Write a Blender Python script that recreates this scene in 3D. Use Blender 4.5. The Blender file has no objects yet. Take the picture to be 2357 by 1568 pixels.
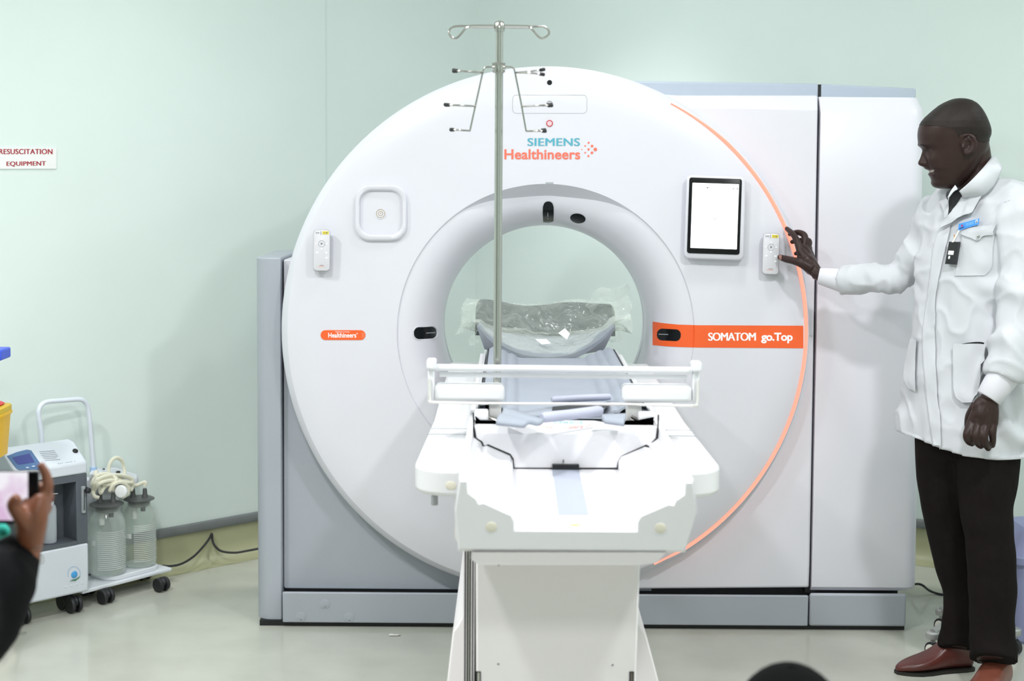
import bpy, bmesh, math, random
from mathutils import Vector, Matrix, noise
from mathutils.bvhtree import BVHTree

PI = math.pi
random.seed(7)
SC = bpy.context.scene
COL = SC.collection

# ------------------------------------------------------------------ camera
FPX = 3520.0                    # focal length in pixels of the 2357 px wide frame
HC = 1.566                      # camera height
CX0, CY0 = 1178.5, 640.0        # principal point (the photograph is cropped at the top)
PITCH = math.atan((CY0 - 380.0) / FPX)
ROLL = 0.007
cp, sp = math.cos(PITCH), math.sin(PITCH)
_F = Vector((0, cp, -sp)); _U0 = Vector((0, sp, cp)); _R0 = Vector((1, 0, 0))
_R = _R0 * math.cos(ROLL) + _U0 * math.sin(ROLL)
_U = _U0 * math.cos(ROLL) - _R0 * math.sin(ROLL)
CAMPOS = Vector((0, 0, HC))
cam = bpy.data.cameras.new('camera')
camo = bpy.data.objects.new('camera', cam)
COL.objects.link(camo)
camo.matrix_world = Matrix(((_R.x, _U.x, -_F.x, 0), (_R.y, _U.y, -_F.y, 0), (_R.z, _U.z, -_F.z, HC), (0, 0, 0, 1)))
cam.sensor_width = 36.0
cam.lens = FPX / 2357.0 * 36.0
cam.shift_x = 0.0
cam.shift_y = -(784.0 - CY0) / 2357.0
cam.dof.use_dof = True
cam.dof.focus_distance = 4.6
cam.dof.aperture_fstop = 4.0
cam.clip_start = 0.05
SC.camera = camo

def RAY(px, py):
    return (_F * FPX + _R * (px - CX0) - _U * (py - CY0)).normalized()
def P(px, py, Y):
    """the point of the sight line through a pixel at distance Y into the room"""
    d = RAY(px, py)
    return CAMPOS + d * (Y / d.y)
def PZ(px, py, z):
    d = RAY(px, py)
    return CAMPOS + d * ((z - HC) / d.z)

# ------------------------------------------------------------------ view, world, lamps
SC.view_settings.view_transform = 'Standard'
SC.view_settings.look = 'None'
SC.view_settings.gamma = 1.0
SC.view_settings.use_curve_mapping = False
SC.view_settings.exposure = 0.0
W = bpy.data.worlds.new('world'); SC.world = W
W.use_nodes = True
W.node_tree.nodes['Background'].inputs[0].default_value = (0.9, 0.96, 1.0, 1)
W.node_tree.nodes['Background'].inputs[1].default_value = 0.10
CEIL = 2.95
LAMPS = [  # x, y, size, watts, beam spread in degrees, name of its place
    (-1.0, 2.62, 0.22, 43, 180, 'square ceiling light panel above the left of the table foot'),
    (1.25, 2.68, 0.22, 45, 180, 'square ceiling light panel above the right of the table foot'),
    (-2.1, 3.2, 0.22, 40, 180, 'added fill panel above the oxygen machine, brightening the left wall'),  # added fill for the left wall, no lamp known there
    (0.15, 0.0, 0.60, 37, 180, 'added fill panel behind the camera, brightening the lower scanner'),  # added frontal fill for the lower scanner face
    (2.5, 4.2, 0.30, 10, 180, 'added fill panel above the man in white, brightening the right-hand wall'),  # unseen source, added to brighten the right-hand wall
    (0.45, 4.35, 0.22, 9, 180, 'added fill panel above the scanner face, brightening its rim'),  # added overhead to whiten the bevel of the rim
    (0.35, 5.95, 0.30, 10.0, 66, 'square ceiling light panel behind the scanner'),
    (-1.0, 5.15, 0.30, 1.6, 90, 'added fill panel left of the scanner, brightening the wall there'),  # weak fill added for the shadowed wall beside the scanner
]
SC.cycles.max_bounces = 8
SC.cycles.diffuse_bounces = 4
SC.cycles.glossy_bounces = 4
SC.cycles.transmission_bounces = 8
SC.cycles.transparent_max_bounces = 12
SC.cycles.caustics_reflective = False
SC.cycles.caustics_refractive = False
SC.cycles.sample_clamp_indirect = 6.0
SC.cycles.use_denoising = True

# ------------------------------------------------------------------ materials
def lin(c):
    c = c / 255.0
    return c / 12.92 if c <= 0.04045 else ((c + 0.055) / 1.055) ** 2.4
def rgb(*c):
    return (lin(c[0]), lin(c[1]), lin(c[2]), 1.0)
MATS = {}
def mat(name, col, rough=0.5, metal=0.0, noise_amt=0.0, noise_scale=20.0, bump=0.0, bump_scale=60.0,
        spec=0.5, emit=None, emit_s=0.0, coat=0.0, sss=0.0, detail=3.0):
    if name in MATS: return MATS[name]
    m = bpy.data.materials.new(name); m.use_nodes = True
    nt = m.node_tree; b = nt.nodes['Principled BSDF']
    c = rgb(*col)
    b.inputs['Base Color'].default_value = c
    b.inputs['Roughness'].default_value = rough
    b.inputs['Metallic'].default_value = metal
    b.inputs['Specular IOR Level'].default_value = spec
    b.inputs['Coat Weight'].default_value = coat
    if sss:
        b.inputs['Subsurface Weight'].default_value = sss
        b.inputs['Subsurface Radius'].default_value = (0.01, 0.004, 0.002)
    if emit:
        b.inputs['Emission Color'].default_value = rgb(*emit)
        b.inputs['Emission Strength'].default_value = emit_s
    if noise_amt or bump:
        tc = nt.nodes.new('ShaderNodeTexCoord')
    if noise_amt:
        n = nt.nodes.new('ShaderNodeTexNoise'); n.inputs['Scale'].default_value = noise_scale
        n.inputs['Detail'].default_value = detail
        nt.links.new(tc.outputs['Object'], n.inputs['Vector'])
        r = nt.nodes.new('ShaderNodeValToRGB')
        r.color_ramp.elements[0].position = 0.3; r.color_ramp.elements[1].position = 0.7
        a = max(0.0, 1 - noise_amt)
        r.color_ramp.elements[0].color = (c[0] * a, c[1] * a, c[2] * a, 1)
        r.color_ramp.elements[1].color = (min(1, c[0] * (1 + noise_amt)), min(1, c[1] * (1 + noise_amt)), min(1, c[2] * (1 + noise_amt)), 1)
        nt.links.new(n.outputs['Fac'], r.inputs['Fac'])
        nt.links.new(r.outputs['Color'], b.inputs['Base Color'])
    if bump:
        n2 = nt.nodes.new('ShaderNodeTexNoise'); n2.inputs['Scale'].default_value = bump_scale
        n2.inputs['Detail'].default_value = 4
        nt.links.new(tc.outputs['Object'], n2.inputs['Vector'])
        bp = nt.nodes.new('ShaderNodeBump'); bp.inputs['Strength'].default_value = bump
        bp.inputs['Distance'].default_value = 0.002
        nt.links.new(n2.outputs['Fac'], bp.inputs['Height'])
        nt.links.new(bp.outputs['Normal'], b.inputs['Normal'])
    MATS[name] = m
    return m

def glassy(name, col, alpha, rough=0.05, bump=0.0, bump_scale=30.0, spec=0.5):
    """thin clear plastic or glass: mostly lets light through, with a gloss of its own"""
    if name in MATS: return MATS[name]
    m = bpy.data.materials.new(name); m.use_nodes = True
    nt = m.node_tree; b = nt.nodes['Principled BSDF']
    b.inputs['Base Color'].default_value = rgb(*col)
    b.inputs['Roughness'].default_value = rough
    b.inputs['Specular IOR Level'].default_value = spec
    out = nt.nodes['Material Output']
    tr = nt.nodes.new('ShaderNodeBsdfTransparent'); tr.inputs[0].default_value = (0.97, 0.98, 0.97, 1)
    mix = nt.nodes.new('ShaderNodeMixShader')
    lw = nt.nodes.new('ShaderNodeLayerWeight'); lw.inputs['Blend'].default_value = 0.35
    ma = nt.nodes.new('ShaderNodeMath'); ma.operation = 'MULTIPLY_ADD'
    ma.inputs[1].default_value = 0.55; ma.inputs[2].default_value = alpha
    ma.use_clamp = True
    nt.links.new(lw.outputs['Facing'], ma.inputs[0])
    if bump:
        tc = nt.nodes.new('ShaderNodeTexCoord')
        n2 = nt.nodes.new('ShaderNodeTexNoise'); n2.inputs['Scale'].default_value = bump_scale
        n2.inputs['Detail'].default_value = 3; n2.inputs['Distortion'].default_value = 1.5
        nt.links.new(tc.outputs['Object'], n2.inputs['Vector'])
        bp = nt.nodes.new('ShaderNodeBump'); bp.inputs['Strength'].default_value = bump
        bp.inputs['Distance'].default_value = 0.01
        nt.links.new(n2.outputs['Fac'], bp.inputs['Height'])
        nt.links.new(bp.outputs['Normal'], b.inputs['Normal'])
        nt.links.new(bp.outputs['Normal'], lw.inputs['Normal'])
    nt.links.new(ma.outputs[0], mix.inputs[0])
    nt.links.new(tr.outputs[0], mix.inputs[1]); nt.links.new(b.outputs[0], mix.inputs[2])
    nt.links.new(mix.outputs[0], out.inputs[0])
    MATS[name] = m
    return m

# ------------------------------------------------------------------ mesh helpers
class MB:
    def __init__(s): s.v = []; s.f = []
    def add(s, vs, fs):
        o = len(s.v); s.v += [Vector(p) for p in vs]; s.f += [tuple(i + o for i in f) for f in fs]; return s
    def box(s, lo, hi, M=None):
        x0, y0, z0 = lo; x1, y1, z1 = hi
        vs = [(x0, y0, z0), (x1, y0, z0), (x1, y1, z0), (x0, y1, z0), (x0, y0, z1), (x1, y0, z1), (x1, y1, z1), (x0, y1, z1)]
        if M: vs = [M @ Vector(v) for v in vs]
        return s.add(vs, [(0, 3, 2, 1), (4, 5, 6, 7), (0, 1, 5, 4), (1, 2, 6, 5), (2, 3, 7, 6), (3, 0, 4, 7)])
    def cbox(s, c, d, M=None):
        return s.box([c[i] - d[i] / 2 for i in range(3)], [c[i] + d[i] / 2 for i in range(3)], M)
    def rings(s, R, closed=True, cap0=True, cap1=True):
        n = len(R[0]); o = len(s.v)
        for r in R: s.v += [Vector(p) for p in r]
        for k in range(len(R) - 1):
            for i in range(n if closed else n - 1):
                j = (i + 1) % n
                s.f.append((o + k * n + i, o + k * n + j, o + (k + 1) * n + j, o + (k + 1) * n + i))
        if closed and cap0: s.f.append(tuple(o + i for i in reversed(range(n))))
        if closed and cap1: s.f.append(tuple(o + (len(R) - 1) * n + i for i in range(n)))
        return s
    def tube(s, pts, r, n=12, caps=True, closed=False, squash=None):
        pts = [Vector(p) for p in pts]; m = len(pts)
        rr = [r] * m if not hasattr(r, '__len__') else list(r)
        T = []
        for i in range(m):
            a = pts[(i - 1) % m] if (closed or i > 0) else pts[0]
            b = pts[(i + 1) % m] if (closed or i < m - 1) else pts[-1]
            t = (b - a); T.append(t.normalized() if t.length > 1e-9 else Vector((0, 0, 1)))
        up = Vector((0, 0, 1)) if abs(T[0].z) < 0.9 else Vector((1, 0, 0))
        N = (up - T[0] * up.dot(T[0])).normalized()
        R = []
        for i in range(m):
            N = (N - T[i] * N.dot(T[i]))
            N = N.normalized() if N.length > 1e-9 else T[i].orthogonal().normalized()
            B = T[i].cross(N)
            q = squash or 1.0
            R.append([pts[i] + (N * math.cos(2 * PI * k / n) * q + B * math.sin(2 * PI * k / n)) * rr[i] for k in range(n)])
        if closed:
            o = len(s.v)
            for ring in R: s.v += ring
            for k in range(m):
                k2 = (k + 1) % m
                for i in range(n):
                    j = (i + 1) % n
                    s.f.append((o + k * n + i, o + k * n + j, o + k2 * n + j, o + k2 * n + i))
            return s
        return s.rings(R, True, caps, caps)
    def lathe(s, prof, n=32, M=None, caps=True):
        """prof: (radius, height) pairs about the local z axis"""
        M = M or Matrix()
        R = [[M @ Vector((r * math.cos(2 * PI * k / n), r * math.sin(2 * PI * k / n), h)) for k in range(n)] for r, h in prof]
        return s.rings(R, True, caps, caps)
    def prism(s, out, off):
        off = Vector(off)
        return s.rings([[Vector(p) for p in out], [Vector(p) + off for p in out]])
    def ell(s, c, r, n=20, m=12, M=None):
        R = []
        c = Vector(c)
        for j in range(m + 1):
            t = -PI / 2 + PI * j / m
            ct = max(math.cos(t), 0.02)
            ring = [Vector((r[0] * ct * math.cos(2 * PI * k / n), r[1] * ct * math.sin(2 * PI * k / n), r[2] * math.sin(t))) for k in range(n)]
            R.append([c + ((M @ p) if M else p) for p in ring])
        return s.rings(R)
    def grid(s, rows):
        return s.rings(rows, closed=False)

def spline(pts, n):
    """Catmull-Rom through pts, n samples per span"""
    pts = [Vector(p) for p in pts]
    out = []
    for i in range(len(pts) - 1):
        p0 = pts[max(i - 1, 0)]; p1 = pts[i]; p2 = pts[i + 1]; p3 = pts[min(i + 2, len(pts) - 1)]
        for k in range(n):
            t = k / n
            out.append(0.5 * ((2 * p1) + (p2 - p0) * t + (2 * p0 - 5 * p1 + 4 * p2 - p3) * t * t + (3 * p1 - p0 - 3 * p2 + p3) * t ** 3))
    out.append(pts[-1])
    return out
def interp(tab, x):
    if x <= tab[0][0]: return tab[0][1]
    for (a, b), (c, d) in zip(tab, tab[1:]):
        if x <= c:
            return b + (d - b) * (x - a) / (c - a)
    return tab[-1][1]
def smooth01(a, b, x):
    t = max(0.0, min(1.0, (x - a) / (b - a))); return t * t * (3 - 2 * t)
def rrect(w, h, r, n=6):
    """rounded rectangle outline centred on the origin, counter-clockwise"""
    o = []
    for cx, cy, a0 in ((w / 2 - r, h / 2 - r, 0), (-w / 2 + r, h / 2 - r, 90), (-w / 2 + r, -h / 2 + r, 180), (w / 2 - r, -h / 2 + r, 270)):
        for k in range(n + 1):
            a = math.radians(a0 + 90 * k / n)
            o.append((cx + r * math.cos(a), cy + r * math.sin(a)))
    return o

def finish(me, smooth=35):
    me.validate(); 
    bm = bmesh.new(); bm.from_mesh(me)
    bmesh.ops.recalc_face_normals(bm, faces=bm.faces)
    bm.to_mesh(me); bm.free()
    if smooth:
        for p in me.polygons: p.use_smooth = True
        me.set_sharp_from_angle(angle=math.radians(smooth))
def obj(name, mb, material, parent=None, bevel=0.0, seg=2, smooth=35, sub=0, label=None, solid=0.0):
    me = bpy.data.meshes.new(name)
    me.from_pydata([tuple(v) for v in mb.v], [], mb.f); me.update()
    finish(me, smooth)
    o = bpy.data.objects.new(name, me); COL.objects.link(o)
    me.materials.append(material)
    if solid:
        d = o.modifiers.new('solidify', 'SOLIDIFY'); d.thickness = solid; d.offset = 0
    if bevel:
        d = o.modifiers.new('bevel', 'BEVEL'); d.width = bevel; d.segments = seg; d.limit_method = 'ANGLE'; d.angle_limit = math.radians(40)
    if sub:
        d = o.modifiers.new('sub', 'SUBSURF'); d.levels = sub; d.render_levels = sub
    put(o, parent)
    if label: o['label'] = label
    return o
def put(o, parent):
    if parent is not None:
        o.parent = parent
        o.matrix_parent_inverse = Matrix.Translation(parent.location).inverted() if not parent.get('_local') else Matrix()
def tag(o, label, cat, group=None):
    o['label'] = label; o['category'] = cat
    if group: o['group'] = group
    return o
def thing(name, label, cat, loc=(0, 0, 0), group=None, rot=None, local=False):
    """an Empty at the base of a thing that parents its parts"""
    o = bpy.data.objects.new(name, None); COL.objects.link(o)
    o.location = loc; o.empty_display_size = 0.05
    if rot is not None: o.rotation_euler = rot
    if local: o['_local'] = 1
    return tag(o, label, cat, group)
def struct(name, mb, m, **k):
    o = obj(name, mb, m, None, **k); o['kind'] = 'structure'; return o

def text_mb(s, bold=0.0, extrude=0.0, spacing=1.0, size=1.0):
    """outline of a line of lettering as (points, faces) in a unit box"""
    c = bpy.data.curves.new('t', 'FONT'); c.body = s; c.size = size; c.offset = bold; c.space_character = spacing
    c.resolution_u = 6; c.fill_mode = 'FRONT' if not extrude else 'BOTH'; c.extrude = extrude
    o = bpy.data.objects.new('t', c); COL.objects.link(o)
    dg = bpy.context.evaluated_depsgraph_get()
    me = bpy.data.meshes.new_from_object(o.evaluated_get(dg))
    vs = [v.co.copy() for v in me.vertices]; fs = [tuple(p.vertices) for p in me.polygons]
    bpy.data.objects.remove(o); bpy.data.curves.remove(c); bpy.data.meshes.remove(me)
    x0 = min(v.x for v in vs); x1 = max(v.x for v in vs); y0 = min(v.y for v in vs); y1 = max(v.y for v in vs)
    return [((v.x - x0) / (x1 - x0), (v.y - y0) / (y1 - y0)) for v in vs], fs
def lettering(mb, s, fmap, bold=0.0, spacing=1.0):
    """fmap(u, v) gives the 3-D point for the lettering's unit box"""
    uv, fs = text_mb(s, bold, 0, spacing)
    return mb.add([fmap(u, v) for u, v in uv], fs)
# ================================================================== the room
M_wall = mat('mint_wall_paint', (223, 235, 230), 0.38, noise_amt=0.012, noise_scale=3, bump=0.03, bump_scale=40)
M_floor = mat('grey_vinyl_floor', (190, 191, 180), 0.16, noise_amt=0.05, noise_scale=6, spec=0.5)
M_trim = mat('grey_trim', (112, 116, 116), 0.5, noise_amt=0.04)
M_cove = mat('olive_cove_vinyl', (172, 172, 138), 0.35, noise_amt=0.04, noise_scale=8)
M_ceil = mat('white_ceiling', (240, 242, 240), 0.8, noise_amt=0.01)
M_seam = mat('wall_seam', (214, 228, 223), 0.6)

_l0, _l1 = PZ(360, 1228, 0.155), PZ(588, 1187, 0.155)      # along the grey strip of the left wall
_r0, _r1 = PZ(2120, 1206, 0.155), PZ(2335, 1225, 0.155)    # and of the back wall
LDIR = (_l0 - _l1); LDIR.z = 0; LDIR.normalize()
_rc = RAY(1095, 600); _k = (_l1.x * LDIR.y - _l1.y * LDIR.x) / (_rc.x * LDIR.y - _rc.y * LDIR.x)
CORNER = Vector((_rc.x * _k, _rc.y * _k, 0))               # where the left wall meets the sight line of the corner
RDIR = ((_r0 + _r1) / 2 - CORNER); RDIR.z = 0; RDIR.normalize()
LEFT_END = CORNER + LDIR * 5.2
RIGHT_END = CORNER + RDIR * 3.4
FRONT = -1.6

def wall_box(a, b, z0, z1, outward, t=0.1):
    o = Vector(outward).normalized() * t
    mb = MB()
    mb.rings([[a + Vector((0, 0, z0)), b + Vector((0, 0, z0)), b + o + Vector((0, 0, z0)), a + o + Vector((0, 0, z0))],
              [a + Vector((0, 0, z1)), b + Vector((0, 0, z1)), b + o + Vector((0, 0, z1)), a + o + Vector((0, 0, z1))]])
    return mb
LN = Vector((-LDIR.y, LDIR.x, 0))          # into the room from the left wall
if LN.dot(Vector((0, 3, 0)) - CORNER) < 0: LN = -LN
RN = Vector((-RDIR.y, RDIR.x, 0))
if RN.dot(Vector((0, 3, 0)) - CORNER) < 0: RN = -RN
LW_BOT = Vector((LEFT_END.x, FRONT, 0)); RW_BOT = Vector((RIGHT_END.x, FRONT, 0))
mb = MB(); mb.rings([[(-5, FRONT - .2, -0.1), (4.5, FRONT - .2, -0.1), (4.5, 7.6, -0.1), (-5, 7.6, -0.1)], [(-5, FRONT - .2, 0), (4.5, FRONT - .2, 0), (4.5, 7.6, 0), (-5, 7.6, 0)]])
struct('floor', mb, M_floor, smooth=0)
mb = MB(); mb.rings([[(-5, FRONT - .2, CEIL), (4.5, FRONT - .2, CEIL), (4.5, 7.6, CEIL), (-5, 7.6, CEIL)], [(-5, FRONT - .2, CEIL + .1), (4.5, FRONT - .2, CEIL + .1), (4.5, 7.6, CEIL + .1), (-5, 7.6, CEIL + .1)]])
struct('ceiling', mb, M_ceil, smooth=0)
struct('wall_left', wall_box(CORNER, LEFT_END, 0, CEIL, -LN), M_wall, smooth=0)
struct('wall_back', wall_box(CORNER, RIGHT_END, 0, CEIL, -RN), M_wall, smooth=0)
struct('wall_right', wall_box(RIGHT_END, RW_BOT, 0, CEIL, (1, 0, 0)), M_wall, smooth=0)
struct('wall_side', wall_box(LEFT_END, LW_BOT, 0, CEIL, (-1, 0, 0)), M_wall, smooth=0)
struct('wall_front', wall_box(LW_BOT, RW_BOT, 0, CEIL, (0, -1, 0)), M_wall, smooth=0)

def cove(name_c, name_t, a, b, n):
    """coved vinyl skirting with a grey capping strip"""
    prof = [(0.0, 0.135), (0.004, 0.135), (0.006, 0.07), (0.012, 0.045), (0.026, 0.022), (0.05, 0.008), (0.075, 0.0015), (0.075, 0.0), (0, 0)]
    mb = MB(); mb.rings([[a + n * d + Vector((0, 0, z)) for d, z in prof], [b + n * d + Vector((0, 0, z)) for d, z in prof]])
    struct(name_c, mb, M_cove, smooth=50)
    prof = [(0.0, 0.135), (0.012, 0.135), (0.014, 0.140), (0.012, 0.165), (0.006, 0.170), (0, 0.170)]
    mb = MB(); mb.rings([[a + n * d + Vector((0, 0, z)) for d, z in prof], [b + n * d + Vector((0, 0, z)) for d, z in prof]])
    struct(name_t, mb, M_trim, smooth=50)
cove('baseboard_left', 'trim_1', CORNER, LEFT_END, LN)
cove('baseboard_back', 'trim_2', CORNER, RIGHT_END, RN)

# the joint between two wall sheets, left of the scanner
def on_left_wall(px, py, off=0.0):
    d = RAY(px, py); den = d.dot(LN)
    t = (CORNER + LN * off - CAMPOS).dot(LN) / den
    return CAMPOS + d * t
s0 = on_left_wall(751, 200); s0.z = 0
mb = wall_box(s0 - LDIR * 0.004, s0 + LDIR * 0.004, 0.17, CEIL, LN, 0.0012)
struct('trim_3', mb, M_seam, smooth=0)

# ceiling lights: some added as unseen fill; each a frame, a diffuser and its own light
M_lampframe = mat('lamp_frame', (235, 235, 235), 0.4)
M_diff = mat('lamp_diffuser', (255, 255, 255), 0.5, emit=(245, 250, 255), emit_s=6.0)
for lx, ly, sz, pw, spr, lab in LAMPS:
    t = thing('ceiling_light', lab, 'light', (lx, ly, CEIL - 0.03))
    mb = MB(); z0, z1, h = CEIL - 0.03, CEIL, sz / 2
    for a, b in (((-h - .03, -h - .03), (h + .03, -h)), ((-h - .03, h), (h + .03, h + .03)), ((-h - .03, -h), (-h, h)), ((h, -h), (h + .03, h))):
        mb.box((lx + a[0], ly + a[1], z0), (lx + b[0], ly + b[1], z1))
    obj('frame', mb, M_lampframe, t)
    mb = MB(); mb.box((lx - h, ly - h, CEIL - 0.018), (lx + h, ly + h, CEIL - 0.004)); obj('diffuser', mb, M_diff, t)
    ld = bpy.data.lights.new('lamp', 'AREA'); ld.size = sz * 0.96; ld.energy = pw; ld.spread = math.radians(spr); ld.color = (0.98, 0.985, 1.0)
    lo = bpy.data.objects.new('lamp', ld); COL.objects.link(lo); lo.location = (lx, ly, CEIL - 0.035); put(lo, t)
# ================================================================== the scanner
D = 5.03                                  # distance of the scanner's front face
M_white = mat('white_enamel', (220, 219, 227), 0.28, noise_amt=0.006, noise_scale=4, coat=0.15)
M_white2 = mat('white_cover', (222, 221, 229), 0.34, noise_amt=0.006, noise_scale=4)
M_gray = mat('blue_grey_cover', (166, 171, 180), 0.36, noise_amt=0.015, noise_scale=5)
M_capgray = mat('top_cap_grey', (182, 192, 206), 0.4, noise_amt=0.01)
M_black = mat('black_gap', (16, 18, 20), 0.5)
M_dark = mat('smoked_window', (22, 24, 26), 0.2, spec=0.3)
M_orange = mat('orange_vinyl', (243, 98, 42), 0.38, noise_amt=0.015)
M_led = mat('orange_light_strip', (90, 40, 30), 0.4, emit=(255, 134, 112), emit_s=1.9)
M_teal = mat('teal_lettering', (84, 170, 190), 0.5)
M_coral = mat('coral_lettering', (250, 116, 94), 0.5)
M_inkwhite = mat('white_lettering', (250, 250, 250), 0.5)
M_line = mat('joint_line', (176, 180, 184), 0.5)

ISO = P(1256, 767, D)                     # bore centre
IX, IZ = ISO.x, ISO.z
MPX = (P(1756, 767, D).x - P(1256, 767, D).x) / 500.0   # metres per picture point on the face
R_FACE, R_RIM, R_FUN, R_BORE = 594 * MPX, 611.5 * MPX, 343 * MPX, 241.5 * MPX
def ang_w(th):                            # 1 at twelve o'clock, fading to the sides
    a = abs(math.degrees(th) - 90); a = min(a, 360 - a)
    return smooth01(38, 6, a)
def fun_depth(r, w=0.0):
    """depth of the funnel surface behind the face at radius r"""
    r1 = R_FUN - 0.004 - 0.036 * w
    if r >= R_FUN: return 0.0
    if r >= r1: return (0.006 + 0.05 * w) * (R_FUN - r) / (R_FUN - r1)
    t = (r1 - r) / (r1 - R_BORE)
    t = min(max(t, 0), 1)
    return (0.006 + 0.05 * w) + 0.19 * (1 - math.sqrt(max(0.0, 1 - t ** 2.2)))
def face_y(X, Z):
    dx, dz = X - IX, Z - IZ
    r = math.hypot(dx, dz)
    return D + fun_depth(r, ang_w(math.atan2(dz, dx) % (2 * PI)))
def on_face(px, py, eps=0.0006):
    """pixel -> point on the face or funnel, eps in front"""
    Y = D
    for _ in range(8):
        p = P(px, py, Y); Y = face_y(p.x, p.z)
    return P(px, py, Y - eps)
def fx(px): return P(px, 767, D).x
G = thing('ct_scanner', 'large white ring-shaped CT scanner with grey side covers and an orange light edge', 'scanner', (IX, D + 0.3, 0))

# front disc with its rounded rim
NA = 180
def ring(r, y): return [Vector((IX + r * math.cos(2 * PI * k / NA), y, IZ + r * math.sin(2 * PI * k / NA))) for k in range(NA)]
mb = MB()
mb.rings([ring(R_FUN, D + 0.03), ring(R_FUN, D), ring(0.6, D), ring(0.75, D), ring(R_FACE, D), ring(R_FACE + 0.001, D + 0.0006),
          ring(R_RIM - 0.001, D + 0.032), ring(R_RIM, D + 0.034), ring(R_RIM, D + 0.062), ring(R_RIM - 0.012, D + 0.068)], True, False, False)
obj('front_disc', mb, M_white, G, smooth=40)
# funnel and tunnel
rows = []
radii = [R_FUN, R_FUN - 0.002, None]
for k in range(26):
    t = k / 25.0
    rows.append(('f', t))
mb = MB(); R = []
def fun_ring(fr):
    out = []
    for k in range(NA):
        th = 2 * PI * k / NA; w = ang_w(th)
        r1 = R_FUN - 0.004 - 0.036 * w
        r = fr(r1)
        out.append(Vector((IX + r * math.cos(th), D + fun_depth(r, w), IZ + r * math.sin(th))))
    return out
R.append(fun_ring(lambda r1: R_FUN - 0.0001))
R.append(fun_ring(lambda r1: r1 + (R_FUN - r1) * 0.5))
R.append(fun_ring(lambda r1: r1))
for k in range(1, 25):
    a = PI / 2 * k / 24
    R.append(fun_ring(lambda r1, a=a: r1 - (r1 - R_BORE) * math.sin(a) ** (1 / 1.1)))
yt = D + 0.006 + 0.19 + 0.05
R.append(ring(R_BORE, yt + 0.01))
mb.rings(R, True, False, False)
obj('bore_funnel', mb, M_white, G, smooth=30)
mb = MB(); mb.rings([ring(R_BORE, yt + 0.01), ring(R_BORE + 0.004, yt + 0.012), ring(R_BORE + 0.004, yt + 0.020), ring(R_BORE, yt + 0.022)], True, False, False)
obj('bore_seam', mb, M_line, G)
mb = MB(); mb.rings([ring(R_BORE + 0.001, yt + 0.022), ring(R_BORE + 0.004, yt + 0.12), ring(0.37, yt + 0.22), ring(0.41, yt + 0.31), ring(0.47, yt + 0.37), ring(0.52, yt + 0.38), ring(0.83, yt + 0.38)], True, False, False)
obj('bore_rear', mb, M_white2, G, smooth=60)
# the drum behind the disc
mb = MB(); mb.rings([ring(R_RIM - 0.012, D + 0.068), ring(R_RIM - 0.02, D + 0.08), ring(R_RIM - 0.02, D + 0.60), ring(R_RIM - 0.06, D + 0.63)], True, False, False)
obj('drum', mb, M_white2, G, smooth=40)

# light strip along the right edge of the disc
mb = MB(); rowsA = []
A0, A1 = math.radians(62.0), math.radians(-64.5)
for k in range(121):
    th = A0 + (A1 - A0) * k / 120
    e = min(1.0, k / 14.0, (120 - k) / 8.0)
    c, s_ = math.cos(th), math.sin(th)
    r0, r1 = R_FACE + 0.003, R_FACE + 0.003 + 0.0130 * (0.35 + 0.65 * e)
    prof = [(r0, D + 0.001), (r0 + 0.004, D - 0.002), (r1 - 0.003, D + 0.003), (r1, D + 0.010), (r1, D + 0.050), (r0, D + 0.050)]
    rowsA.append([Vector((IX + r * c, y, IZ + r * s_)) for r, y in prof])
mb.rings(rowsA)
obj('light_strip', mb, M_led, G, smooth=50, label='glowing orange light strip')

# right-hand white cover, stepping back behind the disc
YC = D + 0.058
top_px = [(1385, 178), (1420, 186), (1450, 194), (1480, 204), (1505, 212), (1530, 217.5), (1560, 219.5), (1700, 219.5), (1882, 219.5)]
def cover(top, right_bottom, bottom, left_bottom, band, depth=0.62):
    """white cover: bevelled band at the top and a flat front"""
    A = [P(x, y, YC + 0.040) for x, y in top]
    B = [P(x, y + (band * smooth01(1400, 1560, x) + (x - 1700) * 0.03 * smooth01(1600, 1700, x)), YC) for x, y in top]
    tail = [right_bottom, bottom, left_bottom]
    arc = [(1257 + 500 * math.cos(math.radians(a)), 767 - 500 * math.sin(math.radians(a))) for a in range(-80, 81, 8)]
    tail += arc
    A += [P(x, y, YC + 0.040) for x, y in tail]
    tf = [P(x + dx, y, YC) for (x, y), dx in zip(tail, [-2, -2] + [0] * 40)]
    B += tf
    C = [p + Vector((0, depth, 0)) for p in A]
    mb = MB(); mb.rings([B, A, C]); return mb
mb = cover(top_px, (1864.5, 1300), (1862.5, 1352), (1345, 1356), 26)
obj('right_cover', mb, M_white2, G, smooth=20, bevel=0.006, seg=3)
# service door at the far right, rounded at its outer edge
def cab_ring(y, tx0, tx1, rr):
    """horizontal section of the door cabinet at image height y"""
    a = P(tx0, y, YC); b = P(tx1, y, YC)
    out = [a]
    for k in range(9):
        t = math.radians(90 * k / 8)
        out.append(Vector((b.x - rr + rr * math.sin(t), YC + rr - rr * math.cos(t), a.z)))
    out += [Vector((b.x - 0.01, YC + 0.6, a.z)), Vector((a.x, YC + 0.6, a.z))]
    return out
def seam_x(y): return 1886.5 - 22.5 * (y - 200) / 1166.0
rr_ = []
for y, inset in ((222, 0.034), (232, 0.026), (245, 0.014), (262, 0.0), (500, 0), (900, 0), (1200, 0), (1330, 0), (1352, 0.004), (1362, 0.02)):
    r = cab_ring(y, seam_x(y) + 4, 2134 - 20.0 * (y - 222) / 1140.0 - (6 if y < 240 else 0), 0.05)
    rr_.append([Vector((p.x, p.y + (inset if k < 10 else 0), p.z)) for k, p in enumerate(r)])
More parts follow.
